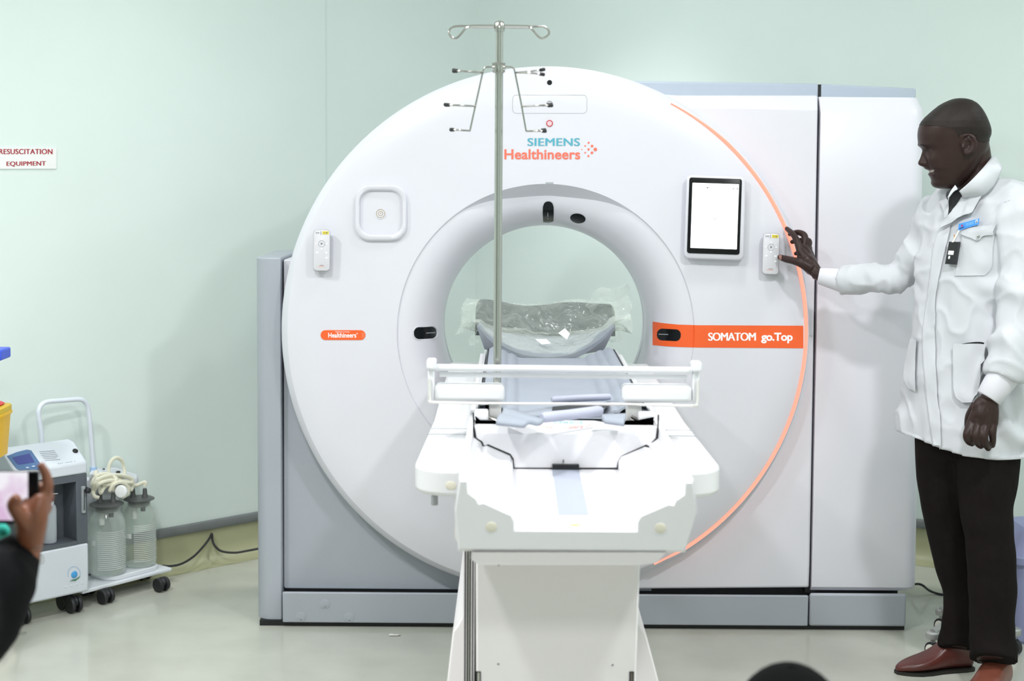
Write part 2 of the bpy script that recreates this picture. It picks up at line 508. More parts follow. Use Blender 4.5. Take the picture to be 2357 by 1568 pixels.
mb = MB(); mb.rings(rr_)
obj('right_door', mb, M_white2, G, smooth=30)
# grey caps along the top right
def capband(x0, x1, Y0, Y1, yt0, yt1):
    a0, a1 = P(x0, yt0, Y0), P(x1, yt1, Y1)
    zb = P(x0, 220, Y0).z - 0.012
    q = [a0, a1, Vector((a1.x, D + 0.62, a1.z)), Vector((a0.x, D + 0.62, a0.z))]
    mb = MB(); mb.rings([[Vector((p.x, p.y, zb)) for p in q], q]); return mb
obj('top_cap', capband(1425, 1884, D + 0.115, D + 0.26, 186, 192.5), M_capgray, G, bevel=0.006)
obj('top_cap', capband(1888, 2109, D + 0.262, D + 0.36, 193, 203.5), M_capgray, G, bevel=0.006)
# dark joints behind the covers
mb = MB()
mb.box((P(640, 700, D + .15).x, D + 0.13, 0.03), (P(2080, 700, D + .15).x, D + 0.58, 0.16))
mb.box((P(638, 700, D + .15).x, D + 0.125, 0.06), (P(662, 700, D + .15).x, D + 0.50, P(640, 600, D + .2).z))
q_ = [P(1880, 228, D + .2), P(1892, 228, D + .2), P(1874, 1362, D + .1), P(1850, 1362, D + .1)]
mb.rings([[Vector((p.x, D + 0.085 if p.z < 1 else D + 0.10, p.z)) for p in q_], [Vector((p.x, D + 0.6, p.z)) for p in q_]])
a_ = P(1883, 194.5, D + .265); b_ = P(1889, 225, D + .265); mb.box((a_.x, D + .262, b_.z), (b_.x, D + .30, a_.z))
obj('inner_frame', mb, M_black, G)
# left grey side cover
XL0, XL1 = P(587.5, 1000, D + .07).x, P(647.5, 1000, D + .07).x
zt = P(600, 593.5, D + .07).z
out = []
for k in range(7):
    t = math.radians(90 * k / 6); out.append((XL0 + 0.05 - 0.05 * math.sin(t), D + 0.07 + 0.05 - 0.05 * math.cos(t)))
out += [(XL0, D + 0.55), (XL1, D + 0.55), (XL1, D + 0.07)]
mb = MB(); mb.rings([[Vector((x, y, z)) for x, y in reversed(out)] for z in (0.016, zt)])
obj('left_cover', mb, M_gray, G, bevel=0.004, seg=2)
# white shoulder between the left cover and the drum
mb = MB()
a = P(652, 598, D + .10)
mb.rings([[Vector((a.x, D + 0.106, z)), Vector((a.x + 0.12, D + 0.106, z)), Vector((a.x + 0.12, D + 0.5, z)), Vector((a.x, D + 0.5, z))] for z in (0.7, a.z)])
obj('left_shoulder', mb, M_white2, G, bevel=0.004)
# grey lower panel behind the disc
mb = MB()
o_ = [P(653, 752, D + .10), P(653, 1350, D + .10), P(656, 1355, D + .10), P(1500, 1361, D + .10)] + [P(1257 + 520 * math.cos(math.radians(a)), 767 - 520 * math.sin(math.radians(a)), D + .10) for a in range(-64, -177, -8)]
mb.prism(o_, (0, 0.05, 0))
obj('lower_panel', mb, M_gray, G, bevel=0.003)
# plinths
def plinth(x0, x1, y0a, y0b, Y0=D + 0.045):
    a, b = P(x0, y0a, Y0), P(x1, y0b, Y0)
    sec_ = [(Y0, 0.016), (Y0, a.z), (Y0 + 0.010, a.z), (Y0 + 0.06, a.z - 0.032), (D + 0.60, a.z - 0.032), (D + 0.60, 0.016)]
    mb = MB(); mb.rings([[Vector((x, y, z)) for y, z in sec_] for x in (a.x, b.x)]); return mb
obj('plinth', plinth(650, 1861, 1363.5, 1371), M_gray, G, bevel=0.004)
mb = plinth(1864.5, 2087, 1367, 1370); obj('plinth', mb, M_gray, G, bevel=0.02, seg=4)
mb = MB(); mb.box((P(602, 1440, D + .1).x, D + 0.062, 0.0), (P(2075, 1440, D + .1).x, D + 0.55, 0.018)); obj('foot', mb, M_black, G)
for cx_, cy_ in ((748, 1390), (692.5, 1420), (803.5, 1421.5)):
    c = P(cx_, cy_, D + 0.045)
    M4 = Matrix.Translation(c) @ Matrix.Rotation(PI / 2, 4, 'X')
    mb = MB(); mb.lathe([(0.0165, -0.002), (0.0165, 0.0012), (0.0155, 0.0016), (0.0005, 0.0016)], 28, M4)
    q = obj('plug', mb, M_gray, G)
    mb = MB(); mb.tube([M4 @ Vector((0.0165 * math.cos(2 * PI * k / 28), 0.0165 * math.sin(2 * PI * k / 28), 0.0008)) for k in range(28)], 0.0007, 6, closed=True)
    obj('plug_rim', mb, M_line, q)
    mb = MB(); mb.ell(c + Vector((0.001, -0.0018, -0.011)), (0.0014, 0.0006, 0.0014), 8, 5); obj('plug_hole', mb, M_black, q)
# thin joint across the right cover at stripe height
mb = MB(); a, b = P(1853, 773.5, YC), P(1871, 774, YC); mb.box((a.x, YC - 0.0008, a.z - 0.0008), (b.x, YC + 0.002, a.z + 0.0008)); obj('cover_joint', mb, M_line, G)

# ---- marks, windows and lettering on the face
def dense(pts, step=3.0):
    out = []
    for i, a in enumerate(pts):
        b = pts[(i + 1) % len(pts)]; n = max(1, int(math.hypot(b[0] - a[0], b[1] - a[1]) / step))
        out += [(a[0] + (b[0] - a[0]) * k / n, a[1] + (b[1] - a[1]) * k / n) for k in range(n)]
    return out
def patch_outline(pts, eps, thick=0.0):
    """flat plate that follows the face, from an outline in picture points"""
    pts = dense(pts)
    mb = MB(); cx = sum(p[0] for p in pts) / len(pts); cy = sum(p[1] for p in pts) / len(pts)
    R = []
    for s_ in (1.0, 0.8, 0.6, 0.4, 0.2, 0.02):
        R.append([on_face(cx + (x - cx) * s_, cy + (y - cy) * s_, eps) for x, y in pts])
    back = [on_face(x, y, -0.001) for x, y in pts]
    mb.rings([back] + R, True, False, True); return mb
def px_rrect(cx, cy, w, h, r, rot=0.0, n=8):
    c, s_ = math.cos(rot), math.sin(rot)
    return [(cx + x * c + y * s_, cy + x * s_ - y * c) for x, y in rrect(w, h, r, n)]
def px_ell(cx, cy, a, b, rot=0.0, n=36):
    c, s_ = math.cos(rot), math.sin(rot)
    return [(cx + a * math.cos(t) * c - b * math.sin(t) * s_, cy + a * math.cos(t) * s_ + b * math.sin(t) * c) for t in [2 * PI * k / n for k in range(n)]]
# orange stripe
mb = MB(); rows = []
tab_t = [(1502, 740.5), (1530, 744.5), (1560, 747.3), (1605, 748.8), (1848, 750)]
tab_b = [(1502, 794.5), (1530, 797.2), (1560, 799), (1605, 800.2), (1848, 802)]
NS = 300
for k in range(NS + 1):
    x = 1502 + (1849 - 1502) * k / NS
    y0, y1 = interp(tab_t, x), interp(tab_b, x)
    rows.append([on_face(x, y0 + (y1 - y0) * j / 8, 0.0009) for j in range(9)])
mb.grid(rows); obj('orange_stripe', mb, M_orange, G, label='orange stripe with white lettering')
mb = MB()
def face_map(x0, y0, x1, y1, eps=0.0012, sx=0.0, Y=None):
    def f(u, v):
        px = x0 + (x1 - x0) * u; py = y1 + (y0 - y1) * v + sx * (px - x0)
        return on_face(px, py, eps)
    return f
[lettering(mb, 'SOMATOM', face_map(1630.8 + dx, 766, 1739.2 + dx, 784.5, 0.0012 + dx * 5e-5), 0.0, 0.92) for dx in (-.8, 0, .8)]
lettering(mb, 'go.Top', face_map(1752, 766, 1824.5, 790.5), 0.032, 0.95)
obj('model_lettering', mb, M_inkwhite, G, smooth=0, label='white lettering on the orange stripe')
mb = MB(); [lettering(mb, 'SIEMENS', face_map(1214.8 + dx, 318, 1334.2 + dx, 336, 0.0012 + dx * 5e-5), 0.0, 1.05) for dx in (-.8, -.3, .3, .8)]
obj('maker_lettering', mb, M_teal, G, smooth=0, label='teal maker lettering')
mb = MB(); lettering(mb, 'Healthineers', face_map(1161, 343.5, 1335.5, 367), 0.022, 1.02)
obj('maker_lettering', mb, M_coral, G, smooth=0, label='coral maker lettering')
mb = MB()
for x, y, r in ((1339, 344, 1.3), (1347, 336, 1.9), (1347, 351.5, 1.9), (1355, 328.5, 2.4), (1354.7, 344, 2.6), (1354.5, 359.3, 2.4), (1362.7, 336.2, 3.1), (1362.5, 351.8, 3.1), (1370.3, 344, 4.1)):
    o = len(mb.v); pts = px_ell(x, y, r, r, 0, 20); mb.add([on_face(a, b, 0.0012) for a, b in pts], [tuple(range(20))])
obj('maker_dots', mb, M_coral, G, smooth=0)
# dark windows around the funnel
win = [[(1250, 512), (1249.2, 490), (1249.5, 476), (1252.5, 468), (1257, 464.5), (1262, 463.5), (1267, 464.5), (1271.5, 468), (1274.3, 476), (1274.6, 490), (1274.2, 508), (1272, 511), (1262, 513)]]
q = obj('laser_window', patch_outline(win[0], 0.0012), M_dark, G)
mb = MB(); mb.grid([[on_face(1261 + dx, y, 0.0018) for dx in (-0.8, 0.8)] for y in (490, 497, 505)]); obj('laser_slit', mb, M_line, q)
obj('camera_window', patch_outline(px_ell(1330, 503, 17.8, 11.2, math.radians(9)), 0.0012), M_dark, G)
q = obj('laser_window', patch_outline(px_rrect(979, 766.5, 52, 27, 12, math.radians(-3)), 0.0012), M_dark, G)
mb = MB(); mb.grid([[on_face(x, 767 - (x - 980) * .05 + dy, 0.0018) for dy in (-0.7, 0.7)] for x in (981, 988, 995, 1001)]); obj('laser_slit', mb, M_line, q)
q = obj('laser_window', patch_outline(px_rrect(1539.5, 771, 55, 27, 12, math.radians(3)), 0.0018), M_dark, G)
mb = MB(); mb.grid([[on_face(x, 769.5 + (x - 1515) * .03 + dy, 0.0024) for dy in (-0.7, 0.7)] for x in (1516, 1524, 1532, 1538)]); obj('laser_slit', mb, M_line, q)
mb = MB(); mb.tube([on_face(x, y, 0.0014) for x, y in px_rrect(979, 766.5, 56, 31, 14, math.radians(-3))], 0.0014, 6, closed=True); obj('window_rim', mb, M_white, G)
# camera dot, display outline, button
obj('sensor', patch_outline(px_ell(1265, 190, 5.8, 5.8), 0.001), M_dark, G)
mb = MB(); mb.tube([on_face(x, y, 0.0002) for x, y in px_rrect(1265.5, 239.8, 171, 42, 9)], 0.0008, 6, closed=True); obj('display_joint', mb, M_line, G)
mb = MB(); mb.tube([on_face(x, y, 0.0008) for x, y in px_ell(1265, 239, 6.3, 6.3)], 0.0012, 6, closed=True); obj('lens_ring', mb, mat('lens_grey', (150, 150, 152), 0.3), G)
M_red = mat('red_ring', (196, 40, 58), 0.4)
q = obj('power_button', patch_outline(px_ell(1265, 284, 6.5, 6.5), 0.002), mat('pale_pink', (232, 200, 206), 0.4), G)
mb = MB(); mb.tube([on_face(x, y, 0.0018) for x, y in px_ell(1265, 284, 6.6, 6.6)], 0.0015, 8, closed=True); obj('button_ring', mb, M_red, q)
mb = MB(); mb.grid([[on_face(1265 + dx, y, 0.0024) for dx in (-0.6, 0.6)] for y in (281.5, 286.5)]); obj('button_mark', mb, M_line, q)
mb = MB(); mb.grid([[on_face(x, y, 0.0008) for x in (1256, 1262, 1268, 1274)] for y in (419.5, 422.5, 424)]); obj('bore_catch', mb, M_line, G)
# rounded-square holder ring on the left
mb = MB(); R = []
for w, h, r, e in ((120, 128, 34, -0.001), (119, 127, 34, 0.010), (114, 122, 33, 0.016), (102, 109, 30, 0.016), (97, 103, 28, 0.011), (97, 103, 28, 0.001)):
    R.append([on_face(x, y, e) for x, y in px_rrect(876.5, 491 - (1.5 if e > .01 else 0), w, h, r)])
mb.rings(R, True, False, True); obj('holder_ring', mb, M_white, G, smooth=50)
M_gold = mat('gold_ring', (176, 148, 84), 0.35, 0.3)
q = obj('holder_button', patch_outline(px_ell(876, 492, 12.5, 12.5), 0.003), M_white, G)
for r in (9.6, 4.8):
    mb = MB(); mb.tube([on_face(x, y, 0.0032) for x, y in px_ell(876, 491.6, r, r)], 0.0008, 6, closed=True); obj('button_ring', mb, M_gold, q)
mb = MB(); mb.ell(on_face(876, 491.6, 0.0032), (0.0016, 0.0008, 0.0016), 10, 6); obj('button_dot', mb, M_gold, q)
# orange sticker
st = obj('sticker', patch_outline(px_rrect(789.5, 771.5, 103, 22.5, 11), 0.0015), M_orange, G, label='orange rounded sticker with white lettering')
mb = MB(); lettering(mb, 'Healthineers', face_map(755.5, 766.3, 820, 777.5, 0.0022), 0.02); lettering(mb, 'Thanks for choosing', face_map(771.5, 762.6, 804, 766, 0.0022), 0.01)
lettering(mb, 'R', face_map(821, 766.6, 824, 769.5, 0.0022), 0.02)
obj('sticker_lettering', mb, M_inkwhite, st, smooth=0)
mb = MB(); mb.grid([[on_face(x + y_ * 0, y, 0.0022) for x in (834, 834.6)] for y_, y in enumerate((765, 771, 778))]); mb.grid([[on_face(x, y, 0.0022) for x in (837, 837.6)] for y in (766, 771, 777)])
obj('sticker_edge_print', mb, mat('sticker_print', (250, 190, 160), 0.5), st)
# small screw on the rim
mb = MB(); mb.ell(P(658, 765, D + 0.02), (0.002, 0.002, 0.003), 8, 5); obj('screw', mb, M_line, G)
# holders that the tablet and the remotes sit in
def back_plate(name, cx, cy, w, h, r, t, rot=0):
    mb = MB(); mb.rings([[on_face(x, y, e) for x, y in px_rrect(cx, cy, w * s_, h * s_, r, rot)] for e, s_ in ((-0.001, 1.0), (t * .7, 0.98), (t, 0.94))], True, False, True)
    return obj(name, mb, M_white, G, smooth=50)
TAB_ROT = math.radians(1.9)
back_plate('tablet_holder', 1645, 502, 128, 182, 12, 0.012, TAB_ROT)

# ---- tablet: a thing of its own, in its holder
M_tab = mat('tablet_black', (12, 13, 15), 0.3, spec=0.25)
M_scr = mat('tablet_screen', (255, 255, 255), 0.25, emit=(255, 255, 255), emit_s=1.0)
T = thing('tablet', 'black tablet with a bright white screen in a white case on the scanner', 'tablet', P(1645, 498, D - 0.02))
def slab(name, cx, cy, w, h, r, e0, e1, m, parent, rot=0.0, inset=0.97):
    mb = MB(); mb.rings([[on_face(x, y, e) for x, y in px_rrect(cx, cy, w * s_, h * s_, r, rot)] for e, s_ in ((e0, inset), (e0 + (e1 - e0) * .25, 1.0), (e0 + (e1 - e0) * .8, 1.0), (e1, inset))])
    return obj(name, mb, m, parent, smooth=50)
slab('case', 1645.5, 501.5, 137, 192, 12, 0.0125, 0.036, M_white, T, TAB_ROT)
slab('bezel', 1644.5, 497.5, 121, 174.5, 5.5, 0.036, 0.0395, M_tab, T, TAB_ROT, 0.99)
mb = MB(); pts = px_rrect(1645, 497.5, 107, 150, 1.2, TAB_ROT, 2); mb.rings([[on_face(x, y, e) for x, y in pts] for e in (0.0385, 0.0400)]); sc_ = obj('screen', mb, M_scr, T)
M_ink = mat('screen_ink', (60, 60, 64), 0.5)
def on_tab(u, v, e=0.0404):
    c, s_ = math.cos(TAB_ROT), math.sin(TAB_ROT); return on_face(1645 + u * c - v * s_, 497.5 + u * s_ + v * c, e)
for nm, u, v, a, b in (('title_mark', -18.5, -64.5, 2.0, 1.2), ('menu_mark', 41, -64.5, 1.6, 0.8), ('menu_mark', 50, -64.5, 1.3, 1.3), ('spinner_dot', -2.8, 5.2, .8, .8)):
    mb = MB(); mb.grid([[on_tab(u - a, v - b), on_tab(u + a, v - b)], [on_tab(u - a, v + b), on_tab(u + a, v + b)]]); obj(nm, mb, M_ink, sc_, smooth=0)
mb = MB(); mb.tube([on_tab(0 + 2.6 * math.cos(t), 6 + 2.6 * math.sin(t)) for t in [math.radians(a) for a in range(-60, 150, 15)]], 0.0008, 5); obj('spinner', mb, M_ink, sc_)

# ---- remote controls: two alike, each its own thing
M_rem = mat('remote_body', (215, 213, 219), 0.32)
M_remside = mat('remote_edge', (178, 180, 184), 0.35)
M_yel = mat('yellow_label', (240, 218, 50), 0.5)
M_grey_ink = mat('grey_ink', (120, 122, 126), 0.5)
def remote(cx, cy, rot, label, tilt):
    t = thing('remote_control', label, 'remote control', on_face(cx, cy, 0.03), 'scanner remote controls')
    W_, H_ = 39.0, 97.0
    c, s_ = math.cos(rot), math.sin(rot)
    def at(u, v, e):   # u right, v down in picture points from the centre
        k = 0.038 - tilt * (v / H_)
        return on_face(cx + u * c - v * s_, cy + u * s_ + v * c, k + e)
    o = rrect(W_, H_, 8.5, 6)
    mb = MB(); mb.rings([[at(x * q, -y * q, e) for x, y in o] for q, e in ((0.92, -0.022), (1.0, -0.016), (1.0, -0.006), (0.985, -0.003))])
    obj('shell', mb, M_remside, t, smooth=50)
    mb = MB(); mb.rings([[at(x * q, -y * q, e) for x, y in o] for q, e in ((0.965, -0.003), (0.955, 0.0), (0.93, 0.0008))])
    k = obj('keypad', mb, M_rem, t, smooth=50)
    def quad(u0, v0, u1, v1, m, name, par, e=0.0014):
        mb = MB(); mb.grid([[at(u0, v0, e), at(u1, v0, e)], [at(u0, v1, e), at(u1, v1, e)]]); return obj(name, mb, m, par, smooth=0)
    quad(1.5, -44.5, 16, -37.5, M_yel, 'yellow_label', k)
    mb = MB()
    mb.tube([at(5.5 + 2 * math.cos(a), -41 + 2 * math.sin(a), 0.002) for a in [2 * PI * i / 12 for i in range(12)]], 0.0004, 5, closed=True)
    for i in range(3):
        a = math.radians(90 + 120 * i); p = (11.5 + 1.6 * math.cos(a), -41 + 1.6 * math.sin(a))
        mb.add([at(p[0] - 1, p[1] - 1, .002), at(p[0] + 1, p[1] - 1, .002), at(p[0] + 1, p[1] + 1, .002), at(p[0] - 1, p[1] + 1, .002)], [(0, 1, 2, 3)])
        p = (-7.5 + 1.2 * math.cos(a), -41 + 1.2 * math.sin(a))
        mb.add([at(p[0] - .7, p[1] - .7, .002), at(p[0] + .7, p[1] - .7, .002), at(p[0] + .7, p[1] + .7, .002), at(p[0] - .7, p[1] + .7, .002)], [(0, 1, 2, 3)])
    mb.tube([at(-12 + 1.6 * math.cos(a), -41 + 1.6 * math.sin(a), 0.002) for a in [2 * PI * i / 12 for i in range(12)]], 0.0004, 5, closed=True)
    obj('label_symbols', mb, M_grey_ink, k, smooth=0); mb = MB()
    mb.add([at(-2.6, -45, .002), at(-1.6, -45, .002), at(-1.6, -36.5, .002), at(-2.6, -36.5, .002)], [(0, 1, 2, 3)]); obj('label_bar', mb, M_grey_ink, k, smooth=0); mb = MB()
    mb.add([at(-1.8, -19, .002), at(3.2, -16.2, .002), at(-1.8, -13.2, .002)], [(0, 1, 2)])
    obj('play_symbol', mb, M_grey_ink, k, smooth=0)
    mb = MB(); mb.tube([at(7.4 * math.cos(a), -16 + 7.4 * math.sin(a), 0.0012) for a in [2 * PI * i / 32 for i in range(32)]], 0.0007, 6, closed=True); obj('dial_ring', mb, M_line, k)
    mb = MB()
    for tri in (((-2, -25), (0, -30), (2, -25)), ((-2, -7), (2, -7), (1.2, -2.4), (-1.2, -2.4)), ((-14, -18), (-9, -16), (-14, -14)), ((9, -17.3), (14, -17.3), (14, -14.8), (9, -14.8))):
        mb.add([at(u, v, .0016) for u, v in tri], [tuple(range(len(tri)))])
    for u, v in ((-10.5, 4.5), (10.5, 4.5), (11, 16.5)):
        mb.add([at(u + 3 * math.cos(a), v + 1.9 * math.sin(a), .0016) for a in [2 * PI * i / 14 for i in range(14)]], [tuple(range(14))])
    obj('white_keys', mb, mat('white_keys', (255, 255, 255), 0.4), k, smooth=0)
    quad(-4.5, 33.6, 5, 34.6, M_grey_ink, 'maker_print', k); quad(-9, 36, 6, 37.2, mat('faint_coral', (240, 170, 155), 0.5), 'maker_print', k)
    # peg that holds it
    mb = MB(); mb.rings([[on_face(cx + x * c - y * s_, cy + x * s_ + y * c + 8, e) for x, y in px_rrect(0, 0, 22, 62, 6)] for e in (-0.001, 0.017)], True, False, True)
    obj('wall_peg', mb, M_white, G, smooth=50)
remote(740.3, 577, math.radians(0.4), 'white handset with yellow label on the left of the scanner face', 0.004)
remote(1774.5, 585, math.radians(1.6), 'white handset with yellow label under the reaching thumb, right of the tablet', 0.004)
# ================================================================== patient table
M_deck = mat('table_enamel', (227, 226, 229), 0.3, noise_amt=0.006, noise_scale=5)
M_ped = mat('pedestal_enamel', (238, 233, 235), 0.4, noise_amt=0.008, noise_scale=4)
M_chan = mat('pale_blue_channel', (168, 174, 190), 0.35, noise_amt=0.01)
M_matt = mat('blue_grey_mattress', (154, 160, 172), 0.55, noise_amt=0.03, noise_scale=14, bump=0.1)
M_mattd = mat('mattress_piping', (44, 48, 54), 0.6)
M_steel = mat('polished_steel', (184, 182, 178), 0.2, 1.0, noise_amt=0.02)
M_holder = mat('holder_white', (226, 227, 230), 0.35, noise_amt=0.006)
M_pad = mat('lavender_pad', (176, 178, 196), 0.6, noise_amt=0.03, bump=0.1)
M_foamgray = mat('grey_foam', (74, 82, 82), 0.6, noise_amt=0.06, noise_scale=12, bump=0.1)
M_foamlight = mat('light_grey_foam', (158, 164, 176), 0.55, noise_amt=0.05, noise_scale=12, bump=0.1)
M_yellowspot = mat('yellow_spot', (224, 219, 202), 0.5)

YF = 3.42                                  # front of the sliding cradle
def px_of(x, z, Y):                        # metres per picture point at distance Y
    pass
cF = P(1302.5, 1000, YF); TX = cF.x
ZB = P(1302, 1080, YF).z                   # plateau the cradle slides on
sF = (P(1515, 1000, YF).x - P(1090, 1000, YF).x) / 425.0
_far = PZ(1255, 836, P(1302, 1080, YF).z + 0.035)
def hx(px): return (px - 1302.5) * sF
def hz(py): return P(1302.5, py, YF).z
ZW = PZ(1000, 1075, ZB + 0.035).z          # wing level
YWF = PZ(1324, 1082, ZW).y                 # front of the wings
YPF = PZ(1328, 1217, ZB).y                 # front of the plateau
TB = thing('patient_table', 'white patient table with side wings on a pedestal in front of the scanner', 'table', (TX, YPF + 0.4, 0))
# channel cross-section (half), outer to inner
half = [(-235 * sF, ZW), (-226 * sF, hz(985)), (-214 * sF, hz(985)), (-212.5 * sF, hz(1008)), (-196 * sF, hz(1019)), (-191 * sF, hz(1029)), (-181 * sF, hz(1027)), (-128 * sF, hz(1050)), (-121.5 * sF, hz(1061)), (-121.0 * sF, ZB)]
def prof_at(Y, low, zdrop=0.0):
    pts = half + [(-x, z) for x, z in reversed(half)]
    return [Vector((TX + x, Y, z - zdrop)) for x, z in pts]
YB = D - 0.015
zl = P(1328, 1273, YPF + .004).z
def closed_prof(Y, zl, wide=235, drop=0.0, grow=1.0):
    top = prof_at(Y, zl, drop)
    return top + [Vector((TX + (wide - 22) * sF, Y, zl)), Vector((TX - (wide - 8) * sF, Y, zl))]
mb = MB()
fr = closed_prof(YPF, zl); fr2 = closed_prof(YPF + 0.012, zl)
fr = [Vector((TX + (p.x - TX) * 0.985, p.y, p.z - (0.006 if k < 20 else -0.008))) for k, p in enumerate(fr)]
mb.rings([fr, fr2, closed_prof(YWF - 0.03, zl), closed_prof(YWF + 0.02, zl), closed_prof(D - 0.26, zl)])
obj('deck', mb, M_deck, TB, smooth=30)
# wings
WH = 0.5 * (P(1683, 1085, YWF).x - P(965, 1075, YWF).x)
def wing(sgn):
    ext = WH; inn = 205 * sF
    o = []
    r = 0.085
    o.append((inn, YWF + 0.055)); o.append((ext - r - .06, YWF + 0.012)); 
    for k in range(9):
        t = math.radians(90 * k / 8); o.append((ext - r + r * math.sin(t), YWF + r - r * math.cos(t)))
    back = 0.5 * (P(1485, 835, D).x - P(1028, 835, D).x)
    o += [(ext - 0.012, YWF + 0.65), (back, YB), (inn, YB)]
    mb = MB(); mb.rings([[Vector((TX + sgn * x, y, z)) for x, y in o] for z in (ZW - 0.062, ZW)])
    return mb
for s_ in (-1, 1):
    w = obj('wing', wing(s_), M_deck, TB, bevel=0.010, seg=3, smooth=40)
    mb = MB(); mb.cbox((TX + s_ * WH * 0.8, YWF + 0.42, ZW + 0.0006), (WH * 0.36, 0.003, 0.0012)); obj('wing_joint', mb, M_line, w)
    mb = MB(); mb.cbox((TX + s_ * WH * 0.8, YWF + 0.50, ZW + 0.0006), (WH * 0.36, 0.003, 0.0012)); obj('wing_joint', mb, M_line, w)
    mb = MB(); mb.ell((TX + s_ * 0.252, YWF + 0.0005, ZW - 0.036), (0.012, 0.0015, 0.010), 14, 8); obj('sensor_spot', mb, M_yellowspot, w)
    mb = MB(); mb.ell((TX + s_ * 0.160, YPF - 0.0002, ZB + 0.002), (0.011, 0.001, 0.010), 14, 8); obj('sensor_spot', mb, M_yellowspot, TB)
mb = MB(); mb.lathe([(0.008, -0.02), (0.008, 0), (0.006, 0.002)], 12, Matrix.Translation(P(1000, 1142, YWF + .15))); obj('wing_knob', mb, M_line, TB)
# pale channel strip along the plateau with its dark opening
a = PZ(1283, 1186, ZB); b = PZ(1355, 1186, ZB); c = PZ(1335, 1082, ZB); d = PZ(1271, 1082, ZB)
x0, x1 = TX - 0.030, TX + 0.030
mb = MB(); mb.box((x0, a.y, ZB - 0.004), (x1, YF + 0.5, ZB + 0.0012)); obj('slide_channel', mb, M_chan, TB)
mb = MB(); mb.box((x0, YF - 0.014, ZB + 0.0005), (x1, YF + 0.5, ZB + 0.012)); obj('slide_opening', mb, M_black, TB)
mb = MB(); mb.ell((TX + 0.0, YPF + 0.025, ZB + 0.0005), (0.012, 0.008, 0.002), 14, 6); obj('sensor_spot', mb, mat('amber_spot', (250, 205, 120), 0.5), TB)
# lower housing under the deck
YH = YPF + 0.004
mb = MB()
def hb(y, pts): return [P(px, py, YH) + Vector((0, y, 0)) for px, py in pts]
f_ = [(1084, 1272), (1536, 1272), (1533, 1276), (1514, 1296), (1476, 1301), (1100, 1301), (1083, 1290)]
mb.rings([hb(0, [(1328 + (x - 1328) * .985, y) for x, y in f_]), hb(0.012, f_), hb(0.55, f_)])
obj('housing', mb, M_ped, TB, smooth=30)
mb = MB(); Yq = YWF + 0.10; a = P(1046, 1140, Yq); b = P(1110, 1255, Yq); mb.box((a.x, Yq, b.z), (a.x + 0.30, Yq + 0.9, a.z)); obj('housing_side', mb, M_ped, TB, bevel=0.015, seg=3)
# pedestal column with telescoping side plates
YP = YPF + 0.28
a, b = P(1095, 1250, YP), P(1475, 1250, YP); a2 = P(1106, 1568, YP); b2 = P(1460, 1568, YP)
a2 = Vector((P(1098, 1568, YP).x, 0, 0)); b2 = Vector((P(1459, 1568, YP).x, 0, 0))
mb = MB(); zt_ = a.z
k = (a.z) / (a.z - P(1200, 1568, YP).z)
xa0 = a.x + (a2.x - a.x) * k * 0.55; xb0 = b.x + (b2.x - b.x) * k * 0.55
mb.rings([[Vector((xa0, YP, 0.05)), Vector((xb0, YP, 0.05)), Vector((xb0, YP + 0.7, 0.05)), Vector((xa0, YP + 0.7, 0.05))],
          [Vector((a.x, YP, zt_)), Vector((b.x, YP, zt_)), Vector((b.x, YP + 0.7, zt_)), Vector((a.x, YP + 0.7, zt_))]])
obj('column', mb, M_ped, TB, bevel=0.004)
for k in range(5):
    yb = 1480 + 0 * k
    xx = a.x - 0.0042 - 0.0056 * k
    zb = [0.10, 0.155, 0.24, 0.31, 0.37][k]
    mb = MB(); mb.box((xx, YP + 0.012 + 0.010 * k, zb), (xx + 0.0020, YP + 0.66, zt_)); obj('side_plate', mb, M_steel if k == 2 else M_ped, TB)
    mb = MB(); mb.box((xx + 0.0020, YP + 0.016 + 0.010 * k, zb + 0.01), (xx + 0.0056, YP + 0.66, zt_)); obj('side_gap', mb, M_black, TB)
for px, py in ((1147, 1529), (1410, 1531), (1148, 1301)):
    mb = MB(); c = P(px, py, YP); mb.ell((c.x, YP - 0.0005, c.z), (0.0025, 0.001, 0.002), 10, 6); obj('screw', mb, M_grey_ink, TB)
for px in (1101.5, 1454):
    c = P(px, 1546, YP); mb = MB(); mb.box((c.x - 0.005, YP - 0.001, 0.1), (c.x + 0.005, YP + 0.01, c.z)); q = obj('slot', mb, M_black, TB)
    mb = MB(); mb.box((c.x - 0.0025, YP - 0.002, 0.1), (c.x + 0.0025, YP + 0.004, c.z - 0.002)); obj('slot_rail', mb, M_steel, q)
# floor fairings either side of the column
def fairing(pts, Y0, x_in, dep):
    o = [P(px, py, Y0) for px, py in pts]
    low = o[-1]
    k = (low.x - o[-2].x) / (low.z - o[-2].z)
    o.append(Vector((low.x + k * (0.0 - low.z) * 0.8, Y0, 0.0)))
    o.append(Vector((x_in, Y0, 0.0))); o.append(Vector((x_in, Y0, o[0].z)))
    mb = MB(); mb.prism(o, (0, dep, 0)); return mb
YG = YP + 0.32
obj('floor_fairing', fairing([(1079, 1372), (1074, 1392), (1065, 1418), (1053, 1440), (1042, 1455), (1029, 1568)], YG, TX, 0.9), M_ped, TB, bevel=0.004)
obj('floor_fairing', fairing([(1468, 1432), (1478, 1448), (1487, 1460), (1516, 1568)], YG, TX + 0.01, 0.9), M_ped, TB, bevel=0.004)
mb = MB(); mb.box((TX - 0.21, YP - 0.05, 0), (TX + 0.21, YG + 0.9, 0.05)); obj('base_plate', mb, M_ped, TB, bevel=0.01)

mb = MB(); mb.box((TX - 0.11, D - 0.30, hz(1060)), (TX + 0.11, D + 0.10, hz(1040))); obj('cradle_tongue', mb, M_deck, TB, bevel=0.004)
